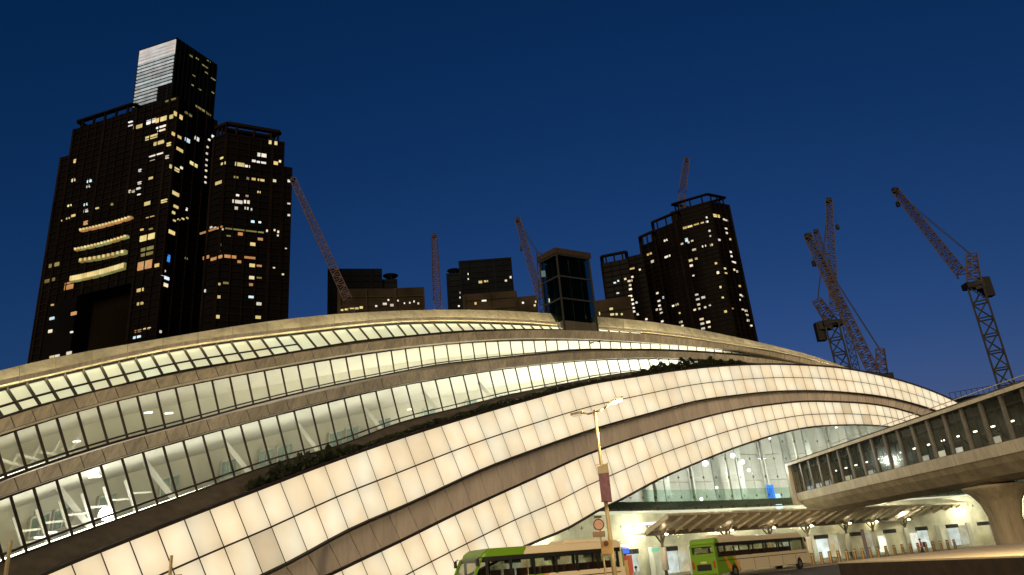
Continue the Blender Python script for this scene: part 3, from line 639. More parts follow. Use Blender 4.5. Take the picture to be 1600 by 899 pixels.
# stepped row of towers on the right
def stepped(name, label, cs, H, ch, **kw):
    t, f, P4 = tower(name, label, cs, H, group='stepped row of towers', bay=4.5, **kw)
    if ch: crown(t, P4, H, ch, inset=0.06, n=3, th=1.2)
    return t, f
S1 = stepped('residential_tower', 'tallest tower of the stepped row, at its right end, dotted with lit windows', [(1049, 331), (1108, 314), (1138, 320)], 250, 6)
S2 = stepped('residential_tower', 'tower of the stepped row just left of the tallest one', [(1020, 361), (1064, 343)], 225, 7, depth=26)
S3 = stepped('residential_tower', 'middle tower of the stepped row', [(1001, 385), (1024, 375)], 205, 7, depth=26)
S4 = stepped('residential_tower', 'low narrow tower of the stepped row, second from its left end', [(980, 402), (1004, 396)], 190, 0, depth=26)
S5 = stepped('residential_tower', 'lowest tower at the left end of the stepped row', [(940, 412), (981, 404)], 180, 5, depth=26)
SW = [(595,293,30,15,'Y'),(627,308,10,9),(640,313,10,9),(637,348,10,9),(639,366,11,9),(555,300,9,9),(558,318,11,10),(462,344,22,12,'Y'),(485,338,22,9,'Y'),(507,330,18,8,'Y'),(530,324,30,8,'Y'),(568,357,9,9),(571,380,9,9),(605,395,16,9),(470,396,14,18,'B'),(452,412,10,8),(480,406,10,9),(495,400,10,9),(545,422,18,9),(577,417,12,10),(657,393,8,9,'Y'),(382,397,16,9),(390,467,26,12),(313,455,22,10,'Y'),(326,487,12,12),(503,437,17,9),(487,483,20,12,'Y'),(512,475,12,9,'Y'),(490,505,16,11),(595,495,12,10,'Y'),(603,535,13,13),(630,517,14,9,'Y'),(657,447,8,9),(660,465,9,9),(668,490,9,9),(676,492,8,9),(671,523,9,11),(686,530,8,9),(635,537,14,8,'Y'),(500,548,9,9),(614,597,11,12),(625,640,10,9,'Y'),(697,592,9,9,'Y'),(700,630,8,8),(695,650,8,8),(708,635,8,8),(636,700,14,12,'Y'),(665,688,8,8,'O'),(709,692,9,8),(722,697,10,10),(727,715,8,9),(731,738,9,11),(745,760,8,9),(513,628,16,9),(542,640,17,11),(518,648,17,9),(522,670,13,10),(506,693,10,9),(525,688,9,9),(550,682,10,9),(570,673,9,8),(535,733,19,11),(563,745,18,11),(538,752,17,11),(541,773,18,11),(568,767,12,10),(431,670,13,10,'Y'),(414,676,9,8),(440,707,10,8,'Y'),(447,745,15,10),(453,760,12,8),(347,622,10,9),(373,640,9,10,'B'),(354,655,12,8),(345,692,9,9),(356,675,10,8),(360,690,11,9),(364,706,12,8),(368,742,10,9),(300,733,10,9),(239,518,22,9,'Y'),(210,562,10,9),(230,570,22,9),(232,588,14,9),(232,605,14,9),(240,553,9,9),(231,635,18,9),(239,650,13,9),(226,655,9,9),(242,668,14,9),(258,662,9,9),(247,685,12,8),(249,700,15,9),(263,712,10,9),(165,578,12,7,'B'),(180,570,8,8,'B'),(178,622,12,7,'B'),(272,522,8,8)]
allf = [(S1[1], S1[0]), (S2[1], S2[0]), (S3[1], S3[0]), (S4[1], S4[0]), (S5[1], S5[0])]
def lit_any(lst, ox, oy, s, sets):
    for q in conv(lst, ox, oy, s):
        bs = [(hit(q[0], q[1], f), f, t) for f, t in sets]; bs = [b for b in bs if b[0]]
        if bs: b = min(bs, key=lambda b: b[0][0]); lit_window(*q, b[1], b[2])
lit_any(SW, 900, 230, 2.723, allf)

# low and mid-rise buildings in the gap
def low(name, label, x0, y0, x1, y1, r, depth, m, grid, disc=None, fl=3.4, bay=5):
    a, b = at_r(x0, y0, r), at_r(x1, y1, r); H = (a.z + b.z) / 2
    t = thing(name, label, 'building', flat((a + b) / 2)); P4 = [flat(a), flat(b), back(flat(b), depth), back(flat(a), depth)]
    MB().prism(P4, 0, H).build('wall', m, t); f = [(P4[0], P4[1], H)]; facade(f, t, fl=fl, bay=bay, m=grid)
    if disc:
        c = back(at_r(disc[0], disc[1], r), 8); k = disc[2] * r / FPX; q = MB(); q.tube(c, c + Z * 1.6, k * 0.55, k, 20); o = q.build('roof_disc', slate_m, t)
        for a_ in range(5): p = c + Vector((math.cos(a_*1.3), math.sin(a_*1.3), 0)) * k * 0.45; MB().bar(flat(p, min(H, c.z) - 8), p, 0.8).build('disc_post', slate_m, t)
    return t, f
M1 = low('office_building', 'slate building left of centre with a flat disc on its roof', 514, 421, 596, 419, 390, 30, slate_m, slate_m, (610, 427, 13))
M1b = low('office_building', 'slate stair block under the roof disc, left of centre', 596, 436, 620, 437, 392, 26, slate_m, slate_m)
M2 = low('apartment_building', 'low tan building with balconies in front of the slate one', 530, 455, 615, 448, 300, 22, tan_m, tan_m, fl=4, bay=9)
M3 = low('apartment_building', 'low tan flat-roofed building right of the balconies', 617, 449, 662, 450, 295, 22, tan_m, tan_m, fl=6, bay=12)
M4 = low('office_building', 'slate building near the centre with a flat disc at its left', 718, 407, 798, 403, 400, 30, slate_m, slate_m, (709, 419, 12))
M4b = low('office_building', 'slate stair block below the disc at the centre', 699, 428, 718, 426, 402, 26, slate_m, slate_m)
M5 = low('apartment_building', 'low tan building in front of the central slate building', 725, 463, 806, 452, 300, 20, tan_m, tan_m, fl=4.5, bay=8)
M6 = low('apartment_building', 'low tan block beside the glass lift tower', 806, 463, 838, 463, 290, 20, tan_m, tan_m, fl=6, bay=10)
M7 = low('apartment_building', 'low tan block at the foot of the stepped towers', 930, 466, 985, 467, 280, 20, tan_m, tan_m, fl=5, bay=9)
MWL = [(930,603,20,13,'Y'),(957,600,20,12,'Y'),(875,565,8,9),(875,588,8,9),(1072,580,9,12),(1050,596,11,9),(838,652,9,9),(836,675,8,9),(908,703,10,12,'Y'),(948,690,24,7),(830,715,9,8),(280,734,20,8,'Y'),(305,731,20,8,'Y'),(330,728,22,9,'Y'),(352,726,18,10,'Y'),(373,722,16,12,'Y'),(483,707,20,15,'W'),(520,711,26,12,'W'),(443,715,11,8),(500,687,8,8),(545,690,7,8),(600,700,7,8),(640,703,8,9),(620,694,7,8),(575,702,6,7),(1404,751,10,9,'Y'),(1446,753,20,12,'Y'),(1484,752,12,16,'Y'),(1130,700,10,9),(1185,712,9,10),(1190,695,7,9)]
lit_any(MWL, 440, 240, 2.996, [(f, t) for t, f in (M1, M1b, M2, M3, M4, M4b, M5, M6, M7)])
lit_any([(150,690,16,12,'Y'),(154,713,18,9,'Y'),(173,712,10,9,'Y'),(195,712,9,9,'Y'),(97,708,12,12,'Y')], 900, 230, 2.723, [(M7[1], M7[0])])

# ================================================================== tower cranes
crane_r = mat('crane_red', (0.035, 0.012, 0.012), 0.6, 0.0, var=0.3, scale=0.3)
crane_d = mat('crane_dark', (0.010, 0.009, 0.009), 0.7, 0.0, var=0.3, scale=0.3)
crane_w = mat('crane_pale', (0.10, 0.055, 0.055), 0.6, 0.0, var=0.3, scale=0.3)
def lattice(p, q, w_, bays, name, m, parent, taper=1.0, th=None):
    d = (q - p).normalized(); v = (EYE - p).normalized(); a = d.cross(v).normalized(); b = d.cross(a).normalized(); th = th or w_ * 0.13; g = MB()
    def c(t, i):
        s = w_ / 2 * (1 + (taper - 1) * t); return lerp(p, q, t) + a * (s if i in (0, 3) else -s) + b * (s if i < 2 else -s)
    for i in range(4): g.bar(c(0, i), c(1, i), th)
    for k in range(bays):
        t0, t1 = k / bays, (k + 1) / bays
        for i in range(4):
            j = (i + 1) % 4; g.bar(c(t0, i), c(t0, j), th * 0.7); g.bar(c(t0, i if k % 2 else j), c(t1, j if k % 2 else i), th * 0.7)
    return g.build(name, m, parent, normals=False)
def crane(label, r, jib, mast, apex=None, cw_=None, m=crane_d, jw=1.6, mw=2.0, hook=None, bays=22, base=None):
    J = [at_r(x, y, r) for x, y in jib]; Mm = [at_r(x, y, r) for x, y in mast]
    foot = flat(Mm[-1], base or 0)
    t = thing('tower_crane', label, 'crane', foot, 0, 'cranes over the building site')
    lattice(J[0], J[1], jw * 0.75, bays, 'jib', crane_r if m is crane_d else m, t, 1.35)
    lattice(Mm[0], foot, mw, max(4, int((Mm[0].z - foot.z) / mw / 1.2)), 'mast', m, t)
    if apex and (cw_ or len(Mm) > 1) and mw > 2.1:
        hb = Mm[0]; MB().bar(hb + Z * 0.2 - Vector((mw * 0.8, 0, 0)), hb + Z * 0.2 + Vector((mw * 0.8, 0, 0)), mw * 0.8, mw * 0.45).build('slewing_deck', crane_d, t)
    if apex:
        A = at_r(*apex, r); lattice(A, Mm[0] + Z * 0.8, mw * 0.7, 5, 'a_frame', crane_r, t, 1.3)
        MB().bar(A, J[0], 0.14).bar(A + Z * -0.4, lerp(J[0], J[1], 0.08), 0.12).build('pendant_rope', crane_d, t)
    if cw_:
        W = at_r(*cw_, r); MB().bar(Mm[0], flat(W, Mm[0].z), mw * 0.9, mw * 0.7).build('counter_jib', crane_d, t)
        MB().bar(W + Z * mw * 0.6, W - Z * mw * 0.9, mw * 0.65, mw * 0.55).build('counterweight', crane_d, t)
    if hook:
        hk = at_r(*hook, r); MB().bar(flat(J[0], 0) * 0 + lerp(J[0], J[1], 0.03), hk, 0.1).build('hoist_rope', crane_d, t)
        MB().bar(hk, hk - Z * 1.2, 0.7).build('hook_block', crane_d, t)
    MB().bar(J[0] - Vector((0.6, 0, 0)), J[0] + Vector((0.6, 0, 0)), jw * 0.6).build('jib_head', crane_d, t)
    return t
crane('big crane on the far right with banded mast and jib raised to the left', 190, [(1399, 298), (1504, 430)], [(1524, 448), (1576, 622)], (1518, 398), (1540, 446), jw=2.2, mw=3.0, hook=(1402, 316), bays=26)
crane('crane with long jib leaning left, its frame peeking over the glowing ribbon', 165, [(1263, 370), (1366, 584)], [(1380, 590), (1382, 600)], (1375, 546), None, jw=2.2, mw=2.2, hook=(1271, 408), bays=34)
crane('crane with almost upright jib and counterweight hanging left of its mast', 200, [(1295, 314), (1304, 492)], [(1300, 507), (1322, 580)], (1277, 470), (1281, 516), jw=2.2, mw=3.2, hook=(1308, 352), bays=28)
crane('thin crane jib half hidden behind the two crossing cranes', 260, [(1275, 362), (1302, 442)], [(1312, 470), (1330, 560)], None, None, jw=2.2, mw=2.0, bays=18)
crane('pale crane jib leaning left against the right side of the residential tower', 260, [(458, 281), (544, 470)], [(549, 482), (553, 500)], None, None, m=crane_w, jw=3.0, mw=2.4, bays=30)
crane('pale upright crane seen end on between the two slate buildings', 250, [(678.5, 369), (683, 470)], [(684, 472), (686, 490)], None, None, m=crane_w, jw=2.6, mw=2.8, bays=16)
crane('dark red crane leaning left beside the glass lift tower', 210, [(809, 344), (846, 470)], [(848, 474), (850, 500)], (842, 396), None, jw=2.3, mw=2.0, hook=(814, 386), bays=22)
tp = (S1[1][0][0] + S1[1][1][1]) / 2; rr = math.hypot(tp.x, tp.y)
crane('small red crane on the roof of the tallest stepped tower', rr, [(1073, 250), (1066, 300)], [(1065, 306), (1064, 314)], None, None, m=crane_r, jw=5.5, mw=4.5, bays=8, base=249)

# ================================================================== glass lift tower on the roof
lt_r = r0(az(880, 500)) + 8.3
m_ = at_r(869, 396, lt_r); HL = m_.z
a_, b_ = at_z(843, 410, HL), at_z(920, 404, HL)
la, lm, lb = flat(a_), flat(m_), flat(b_); lc = la + lb - lm
lift = thing('glass_lift_tower', 'dark glass lift tower with flat overhanging roof rising through the station roof', 'lift tower', flat((la + lb) / 2))
zb0 = at_r(884, 500, lt_r).z
lift_g = glass('lift_glass', (0.38, 0.46, 0.42), 0.03, 0.05); steel_m = mat('dark_steel', (0.025, 0.025, 0.022), 0.6, 0.0, var=0.2)
cc = (la + lb) / 2
def q4(s): return [cc + (p - cc) * s for p in (la, lm, lb, lc)]
MB().prism(q4(1.10), HL, HL + 0.7).build('roof', mat('lift_roof', (0.05, 0.034, 0.026), 0.7, var=0.2, spec=0.1), lift)
zlo = at_r(884, 530, lt_r).z
for i in range(2):
    p, q = q4(1.0)[i], q4(1.0)[i+1]
    for k in range(3): panel_mesh('plinth_panel', flat(lerp(p, q, k/3), zb0), flat(lerp(p, q, (k+1)/3), zb0), flat(lerp(p, q, (k+1)/3), zlo), flat(lerp(p, q, k/3), zlo), 0.02, 0.05, mat('lift_plinth', (0.09, 0.08, 0.06), 0.7, var=0.2), lift)
    nz_ = 3; nx = 3
    for r_ in range(nz_):
        z0_, z1_ = lerp(zb0, HL, r_ / nz_), lerp(zb0, HL, (r_ + 1) / nz_)
        for k in range(nx): panel_mesh('glass_pane', flat(lerp(p, q, k/nx), z1_), flat(lerp(p, q, (k+1)/nx), z1_), flat(lerp(p, q, (k+1)/nx), z0_), flat(lerp(p, q, k/nx), z0_), 0.03, 0.015, lift_g, lift)
        MB().bar(flat(p, z1_ - 0.1), flat(q, z1_ - 0.1), 0.18, 0.2).build('frame_rail', steel_m, lift)
for p in q4(0.99): MB().bar(flat(p, zlo), flat(p, HL), 0.22).build('corner_post', mat('lift_frame', (0.022, 0.022, 0.018), 0.6, 0.0, spec=0.1), lift)
for p in q4(0.5): MB().bar(flat(p, zlo), flat(p, HL - 0.4), 0.2).build('shaft_post', steel_m, lift)
MB().prism(q4(0.8), zlo, HL - 0.5).build('lift_shaft', mat('shaft_wall', (0.02, 0.026, 0.023), 0.6, var=0.6, scale=0.9), lift)
for px, py in ((873, 458), (858, 470)):
    p = at_r(px, py, lt_r + 2.2); MB().bar(p - Z * 0.25, p + Z * 0.25, 0.2).build('lamp', lum('lift_lamp', (1, 0.9, 0.7), 1.6), lift)
for px, py, w_, h_ in ((849, 428, 5, 9), (884, 438, 4, 8)):
    p = at_r(px, py, lt_r + 1.2); MB().bar(p - Z * h_ * 0.045, p + Z * h_ * 0.045, w_ * 0.1, 0.05).build('notice', lum('teal_notice', (0.1, 0.45, 0.5), 0.16), lift)

# ================================================================== planting on the station
leaf_m = mat('dark_leaves', (0.03, 0.038, 0.013), 0.6, var=0.4, scale=2)
def hedge(name, label, xa, xb, hmax, n, s0=3.2, spread=1.2):
    t = thing(name, label, 'hedge', front((xa + xb) / 2, yC1((xa + xb) / 2) * 0.4 + yD0((xa + xb) / 2) * 0.6, s0))
    g = MB(); st_ = MB()
    for i in range(n):
        x = random.uniform(xa, xb); u = (x - xa) / (xb - xa); env = math.sin(math.pi * u) ** 0.6 * (0.65 + 0.35 * math.sin(u * 23 + 1) * math.sin(u * 51))
        p = front(x, yC1(x) * 0.25 + yD0(x) * 0.75, s0 + random.uniform(-spread, spread * 0.5)); p = p + Z * (random.random() ** 0.7 * hmax * max(0.1, env))
        a = Vector((random.gauss(0,1), random.gauss(0,1), random.gauss(0,1))).normalized(); b = a.orthogonal().normalized(); l_ = random.uniform(0.12, 0.26)
        k = len(g.v); g.v += [p - a*l_, p + b*l_*0.45, p + a*l_, p - b*l_*0.45]; g.f.append((k, k+1, k+2, k+3)); g.m.append(0)
    for i in range(int((xb - xa) / 14)):
        x = xa + 7 + i * 14; p = front(x, yC1(x) * 0.25 + yD0(x) * 0.75, s0); st_.bar(p - Z * 0.4, p + Z * hmax * 0.5, 0.05)
    fo = g.build('foliage', leaf_m, t, normals=False); st_.build('stems', mat('bark', (0.05, 0.035, 0.02), 0.9), t)['kind'] = 'stuff'
    fo['kind'] = 'stuff'; return t
hedge('trailing_hedge', 'dark leafy hedge bulging over the upper ribbon, left of centre', 385, 565, 1.15, 4200)
hedge('trailing_hedge', 'dark hedge tapering between the upper ribbon and window rows, right of centre', 985, 1165, 1.6, 3600, 3.0)
hedge('low_hedge', 'thin line of dark plants in the trough along the middle of the station', 560, 990, 0.45, 4200)

# ================================================================== footbridge
BW = 6.0
_t = at_r(1245, 771, r0(az(1245, 771)) + 0.6); zs = _t.z
B1, B2 = at_z(1245, 771, zs), at_z(1600, 683, zs)
zr = at_r(1240, 727, math.hypot(B1.x, B1.y)).z
bd = flat(B2 - B1).normalized(); bn = Vector((-bd.y, bd.x, 0)); bn = bn if bn.dot(B1) > 0 else -bn
blen = (B2 - B1).length; pitch = blen / 16.5; nb_ = 30
def bp(s, w_, z): return flat(B1) + bd * s + bn * w_ + Z * z
br = thing('footbridge', 'covered footbridge with grey window bays running from the entrance to the right', 'footbridge', flat(bp(blen * 0.86, BW / 2, 0)))
conc = mat('bridge_concrete', (0.40, 0.33, 0.22), 0.7, var=0.2, scale=0.6, bump=0.06, streak=0.4); clad_m = mat('bridge_cladding', (0.66, 0.59, 0.46), 0.5, 0.1, var=0.12, scale=0.8, streak=0.3)
bgrey = mat('bridge_grey_frame', (0.15, 0.135, 0.11), 0.5, 0.2, var=0.15); bdark = mat('bridge_dark_roof', (0.05, 0.042, 0.03), 0.6, var=0.2)
Lb = nb_ * pitch
sec = [(0.25, zs - 1.0), (0.5, zs - 1.45), (1.3, zs - 2.25), (2.4, zs - 2.6), (BW - 2.4, zs - 2.6), (BW - 1.3, zs - 2.25), (BW - 0.5, zs - 1.45), (BW - 0.25, zs - 1.0), (BW, zs - 0.35), (0, zs - 0.35)]
def loft(sec, s0, s1):
    q = MB(); n = len(sec); q.v = [bp(s0, *c) for c in sec] + [bp(s1, *c) for c in sec]
    for i in range(n): q.f.append((i, (i+1) % n, n + (i+1) % n, n + i)); q.m.append(0)
    q.f.append(tuple(reversed(range(n)))); q.f.append(tuple(range(n, 2*n))); q.m += [0, 0]; return q
for k in range(0, nb_, 5):
    loft(sec, k * pitch + 0.012, (k + 5) * pitch - 0.012).build('deck_segment', conc, br)
for k in range(nb_):
    s0, s1 = k * pitch, (k + 1) * pitch
    panel_mesh('edge_panel', bp(s0, -0.05, zs), bp(s1, -0.05, zs), bp(s1, 0.08, zs - 0.95), bp(s0, 0.08, zs - 0.95), 0.015, 0.04, clad_m, br)
    MB().bar(bp(s0, 0.1, zs), bp(s0, 0.1, zr), 0.20, 0.34, up=bd).build('mullion', bgrey, br)
    panel_mesh('glass_pane', bp(s0, 0.16, zr), bp(s1, 0.16, zr), bp(s1, 0.16, zs), bp(s0, 0.16, zs), 0.06, 0.012, glass('bridge_glass', (0.84, 0.85, 0.80), 0.02, 0.12), br)
    MB().bar(bp(s0 + pitch * 0.35, 0.5, zr - 0.45), bp(s1 - 0.12, 0.5, zr - 0.45), 0.12, 0.5).build('blind', bdark, br)
    if k % 2 == 0 or k % 5 == 1:
        MB().bar(bp(s0 + pitch * 0.3, 1.2, zs + 0.35), bp(s1 - pitch * 0.15, 1.2, zs + 0.35), 0.08, 0.55 + 0.1 * (k % 3)).build('lit_panel', lum('bridge_lit_panel', (1.0, 0.9, 0.62), 0.55, var=0.2), br)
    MB().bar(bp(s0 + pitch * 0.55, BW - 1.0, zr - 1.2), bp(s0 + pitch * 0.7, BW - 1.0, zr - 1.2), 0.14, 0.12).build('luminaire', lum('bridge_lamp', (1.0, 0.9, 0.7), 5.0), br)
    MB().bar(bp(s0 + pitch * 0.2, BW - 0.3, zs + 2.4), bp(s0 + pitch * 0.75, BW - 0.3, zs + 1.2), 0.1, 0.1).build('brace', bdark, br)
    MB().bar(bp(s0, BW - 0.1, zs), bp(s0, BW - 0.1, zr), 0.2, 0.3, up=bd).build('mullion', bgrey, br)
    MB().bar(bp(s0 + pitch * 0.5, 0.22, zs), bp(s0 + pitch * 0.5, 0.22, zr), 0.07, 0.1, up=bd).build('thin_post', bdark, br)
    MB().bar(bp(s0, 0.3, zs + 1.05), bp(s1, 0.3, zs + 1.05), 0.08, 0.09).build('hand_rail', bgrey, br)
    MB().bar(bp(s0, 0.2, zr - 0.8), bp(s1, 0.2, zr - 0.8), 0.08, 0.1).build('transom', bdark, br)
MB().hexa([bp(0, 0, zs), bp(Lb, 0, zs), bp(Lb, BW, zs), bp(0, BW, zs)] + [bp(0, 0, zs + 0.04), bp(Lb, 0, zs + 0.04), bp(Lb, BW, zs + 0.04), bp(0, BW, zs + 0.04)]).build('walkway', bgrey, br)
MB().hexa([bp(0, BW - 0.25, zs), bp(Lb, BW - 0.25, zs), bp(Lb, BW - 0.15, zs), bp(0, BW - 0.15, zs)] + [bp(0, BW - 0.25, zr), bp(Lb, BW - 0.25, zr), bp(Lb, BW - 0.15, zr), bp(0, BW - 0.15, zr)]).build('far_wall', mat('bridge_far_wall', (0.11, 0.105, 0.085), 0.5, var=0.25, scale=0.6), br)
loft([(-0.35, zr + 0.02), (BW + 0.35, zr + 0.02), (BW + 0.35, zr + 0.42), (BW * 0.6, zr + 0.8), (BW * 0.4, zr + 0.8), (-0.35, zr + 0.42)], -0.4, Lb).build('roof', bdark, br)
MB().bar(bp(-0.4, -0.42, zr + 0.12), bp(Lb, -0.42, zr + 0.12), 0.12, 0.3).build('eave_trim', clad_m, br)
MB().bar(bp(-0.4, 0.6, zr + 0.98), bp(Lb, 0.6, zr + 0.98), 0.06, 0.06).build('roof_rail', clad_m, br)
MB().hexa([bp(-1.1, -0.3, zs - 1.3), bp(-0.45, -0.3, zs - 1.3), bp(-0.45, BW, zs - 1.3), bp(-1.1, BW, zs - 1.3), bp(-1.1, -0.3, zr + 0.3), bp(-0.45, -0.3, zr + 0.3), bp(-0.45, BW, zr + 0.3), bp(-1.1, BW, zr + 0.3)]).build('end_portal', clad_m, br)
# flared pier
def pier(s, zt):
    q = MB(); n = 20; prof = [(0, 1.15), (zt * 0.55, 1.15), (zt * 0.74, 1.4), (zt * 0.88, 1.9), (zt - 0.25, 2.35), (zt - 0.02, 2.4)]; c = bp(s, BW / 2, 0)
    for z, r_ in prof:
        for i in range(n):
            a = 2 * math.pi * i / n; ca, sa = math.cos(a), math.sin(a); sx = math.copysign(abs(ca) ** 0.6, ca); sy = math.copysign(abs(sa) ** 0.6, sa)
            q.v.append(c + bd * (r_ * sx * 0.85) + bn * (r_ * sy) + Z * z)
    for j in range(len(prof) - 1):
        for i in range(n): q.f.append((j*n+i, j*n+(i+1) % n, (j+1)*n+(i+1) % n, (j+1)*n+i)); q.m.append(0)
    q.f.append(tuple(range((len(prof)-1)*n, len(prof)*n))); q.m.append(0)
    o = q.build('pier', conc, br, smooth=True)
    MB().bar(bp(s - 0.8, BW / 2, zt + 0.05), bp(s + 0.8, BW / 2, zt + 0.05), 2.4, 0.25).build('bearing', bdark, br)
sp = None
for k in range(400):
    s = k * 0.25; p = bp(s, BW / 2, zs - 2.6); d = p - EYE; px = 800 + FPX * d.dot(_RT) / d.dot(_F)
    if px > 1552: sp = s; break
pier(sp, zs - 2.75); pier(sp - 26, zs - 2.75) if sp > 60 else None

# dark roof with a railing beyond the bridge
sr = thing('site_building', 'dark flat roof with a thin railing behind the footbridge', 'building', flat(at_r(1530, 640, 150)))
a, b = at_r(1486, 624, 150), at_r(1640, 600, 150); H = a.z
MB().prism([flat(a), flat(b), back(flat(b), 20), back(flat(a), 20)], 0, H).build('wall', slate_m, sr)
rl = MB(); rl.bar(flat(a, H + 1.1), flat(b, H + 1.1), 0.08)
rl.build('hand_rail', crane_d, sr)
for i in range(18): p = lerp(flat(a, H), flat(b, H), i / 17); MB().bar(p, p + Z * 1.08, 0.07).build('rail_post', crane_d, sr)

# ================================================================== canopy in front of the entrance
zc = 4.5
CB = [at_z(x, y, zc) for x, y in ((1010, 834.5), (1125, 827.5), (1261, 820), (1366, 813.5), (1490, 806), (1640, 797))]
def along(P, step):
    out = [P[0]]; carry = 0
    for a, b in zip(P, P[1:]):
        L = (b - a).length; s = step - carry
        while s <= L: out.append(lerp(a, b, s / L)); s += step
        carry = (carry + L) % step
    return out
CP = along(CB, 2.0)
cano = thing('entrance_canopy', 'long louvred canopy on slender columns along the station entrance', 'canopy', flat(CP[len(CP) // 2]))
can_m = mat('canopy_metal', (0.58, 0.51, 0.38), 0.45, 0.2, var=0.2, scale=1.5); can_d = mat('canopy_beam', (0.16, 0.13, 0.09), 0.5, 0.2, var=0.2)
def toward(i):
    a, b = CP[max(0, i-3)], CP[min(len(CP)-1, i+3)]; d = flat(b - a).normalized(); n = Vector((-d.y, d.x, 0)); return n if n.dot(EYE - CP[i]) > 0 else -n
can_l = lum('canopy_lamp', (1.0, 0.84, 0.55), 30.0, var=0.02)
FE = [p + toward(i) * 3.4 + Z * 1.35 for i, p in enumerate(CP)]
BE = [p - toward(i) * 3.0 + Z * 0.1 for i, p in enumerate(CP)]
for i in range(len(CP) - 1):
    MB().bar(CP[i] + Z * 0.06, FE[i], 0.12, 0.34).build('rib', can_m, cano)
    panel_mesh('louvre_panel', FE[i] + Z * 0.28, FE[i+1] + Z * 0.05, CP[i+1] + Z * 0.16, CP[i] + Z * 0.40, 0.05, 0.03, can_m, cano)
    MB().bar(CP[i], CP[i+1], 0.35, 0.45).build('beam', can_d, cano)
    panel_mesh('soffit_panel', CP[i] + Z * 0.1, CP[i+1] + Z * 0.1, BE[i+1], BE[i], 0.02, 0.03, can_m, cano)
    if i % 3 == 1:
        p = lerp(CP[i], BE[i], 0.5) - Z * 0.12; MB().bar(p, lerp(CP[i+1], BE[i+1], 0.5) - Z * 0.12, 0.18, 0.06).build('luminaire', can_l, cano)
    MB().bar(FE[i] + Z * 0.15, FE[i+1] + Z * 0.15, 0.12, 0.2).build('edge_trim', can_m, cano)
def near_px(px):
    return min(range(len(CP)), key=lambda i: abs(800 + FPX * (CP[i] - EYE).dot(_RT) / (CP[i] - EYE).dot(_F) - px))
slv = mat('white_sleeve', (0.78, 0.74, 0.64), 0.5, var=0.05)
for px in (1043, 1125, 1195, 1262, 1313, 1364, 1410, 1450, 1488, 1524, 1562):
    i = near_px(px); p = flat(CP[i]); n = toward(i); t = n.cross(Z)
    MB().tube(p, p + Z * (zc - 0.2), 0.17, 0.13, 12).build('column', can_d, cano, smooth=True)
    MB().bar(p + Z * (zc - 1.1), CP[i] + n * 0.9 + Z * 0.35, 0.14).bar(p + Z * (zc - 1.1), CP[i] - n * 0.9, 0.12).build('bracket', can_d, cano)
    q = CP[i] + n * 0.8 - Z * 0.15; MB().tube(q, q - Z * 0.08, 0.16, 0.16, 10).build('downlight', can_l, cano)
    MB().tube(p + Z * 0.9 - n * 0.0, p + Z * 3.1, 0.33, 0.33, 14).build('column_sleeve', slv, cano, smooth=True)

# pavement under the canopy, kerb along its edge
KE_ = [flat(p) + toward(i) * 9.0 for i, p in enumerate(CP)]; WB_ = [flat(back(p, 40)) for p in CP]
pv = MB(); pv.strip([p + Z * 0.13 for p in KE_], [p + Z * 0.13 for p in WB_]); struct('pavement', pv, pav)
kb_ = MB()
for a, b in zip(KE_, KE_[1:]): kb_.bar(a + Z * 0.065, b + Z * 0.065, 0.3, 0.134)
struct('kerb', kb_, kerbm)

# bollards along the kerb
gold = mat('bronze_bollard', (0.30, 0.19, 0.07), 0.35, 0.6, var=0.2)
bo = MB()
n = 12; pr = [(0.0, 0.17), (1.08, 0.17), (1.16, 0.15), (1.2, 0.09)]
for z, r_ in pr:
    for i in range(n): bo.v.append(Vector((r_ * math.cos(i * 2 * math.pi / n), r_ * math.sin(i * 2 * math.pi / n), z)))
for j in range(3):
    for i in range(n): bo.f.append((j*n+i, j*n+(i+1) % n, (j+1)*n+(i+1) % n, (j+1)*n+i)); bo.m.append(0)
bo.f.append(tuple(range(3*n, 4*n))); bo.m.append(0)
o0 = bo.build('post', gold, None, smooth=True); post_me = o0.data; bpy.data.objects.remove(o0)
bb = MB().tube(Vector((0,0,0.94)), Vector((0,0,1.04)), 0.178, 0.178, 12); o0 = bb.build('band', mat('bollard_band', (0.6, 0.5, 0.3), 0.3, 0.5)); band_me = o0.data; bpy.data.objects.remove(o0)
BP = along([p + toward(min(i, len(CP) - 1)) * -0.9 for i, p in enumerate(KE_)], 1.7)
vis = []
for p in BP:
    d = p - EYE; px = 800 + FPX * d.dot(_RT) / d.dot(_F)
    if 985 < px < 1500 and not (1085 < px < 1262): vis.append((px, p))
ords = ['first', 'second', 'third', 'fourth', 'fifth', 'sixth', 'seventh', 'eighth', 'ninth', 'tenth', 'eleventh', 'twelfth', 'thirteenth', 'fourteenth', 'fifteenth', 'sixteenth', 'seventeenth', 'eighteenth', 'nineteenth', 'twentieth']
cnt = {'l': 0, 'r': 0}
for px, p in vis:
    sd = 'l' if px < 1170 else 'r'; k = cnt[sd]; cnt[sd] += 1
    if k >= len(ords): continue
    lab = ('bronze bollard, %s from the left in the row before the green coach tail' if sd == 'l' else 'bronze bollard, %s from the left in the row right of the far coach') % ords[k]
    t = thing('bollard', lab, 'bollard', p + Z * 0.13, 0, 'bronze bollards along the kerb')
    for nm, me in (('post', post_me), ('band', band_me)):
        o = bpy.data.objects.new(nm, me); C.objects.link(o); o.parent = t

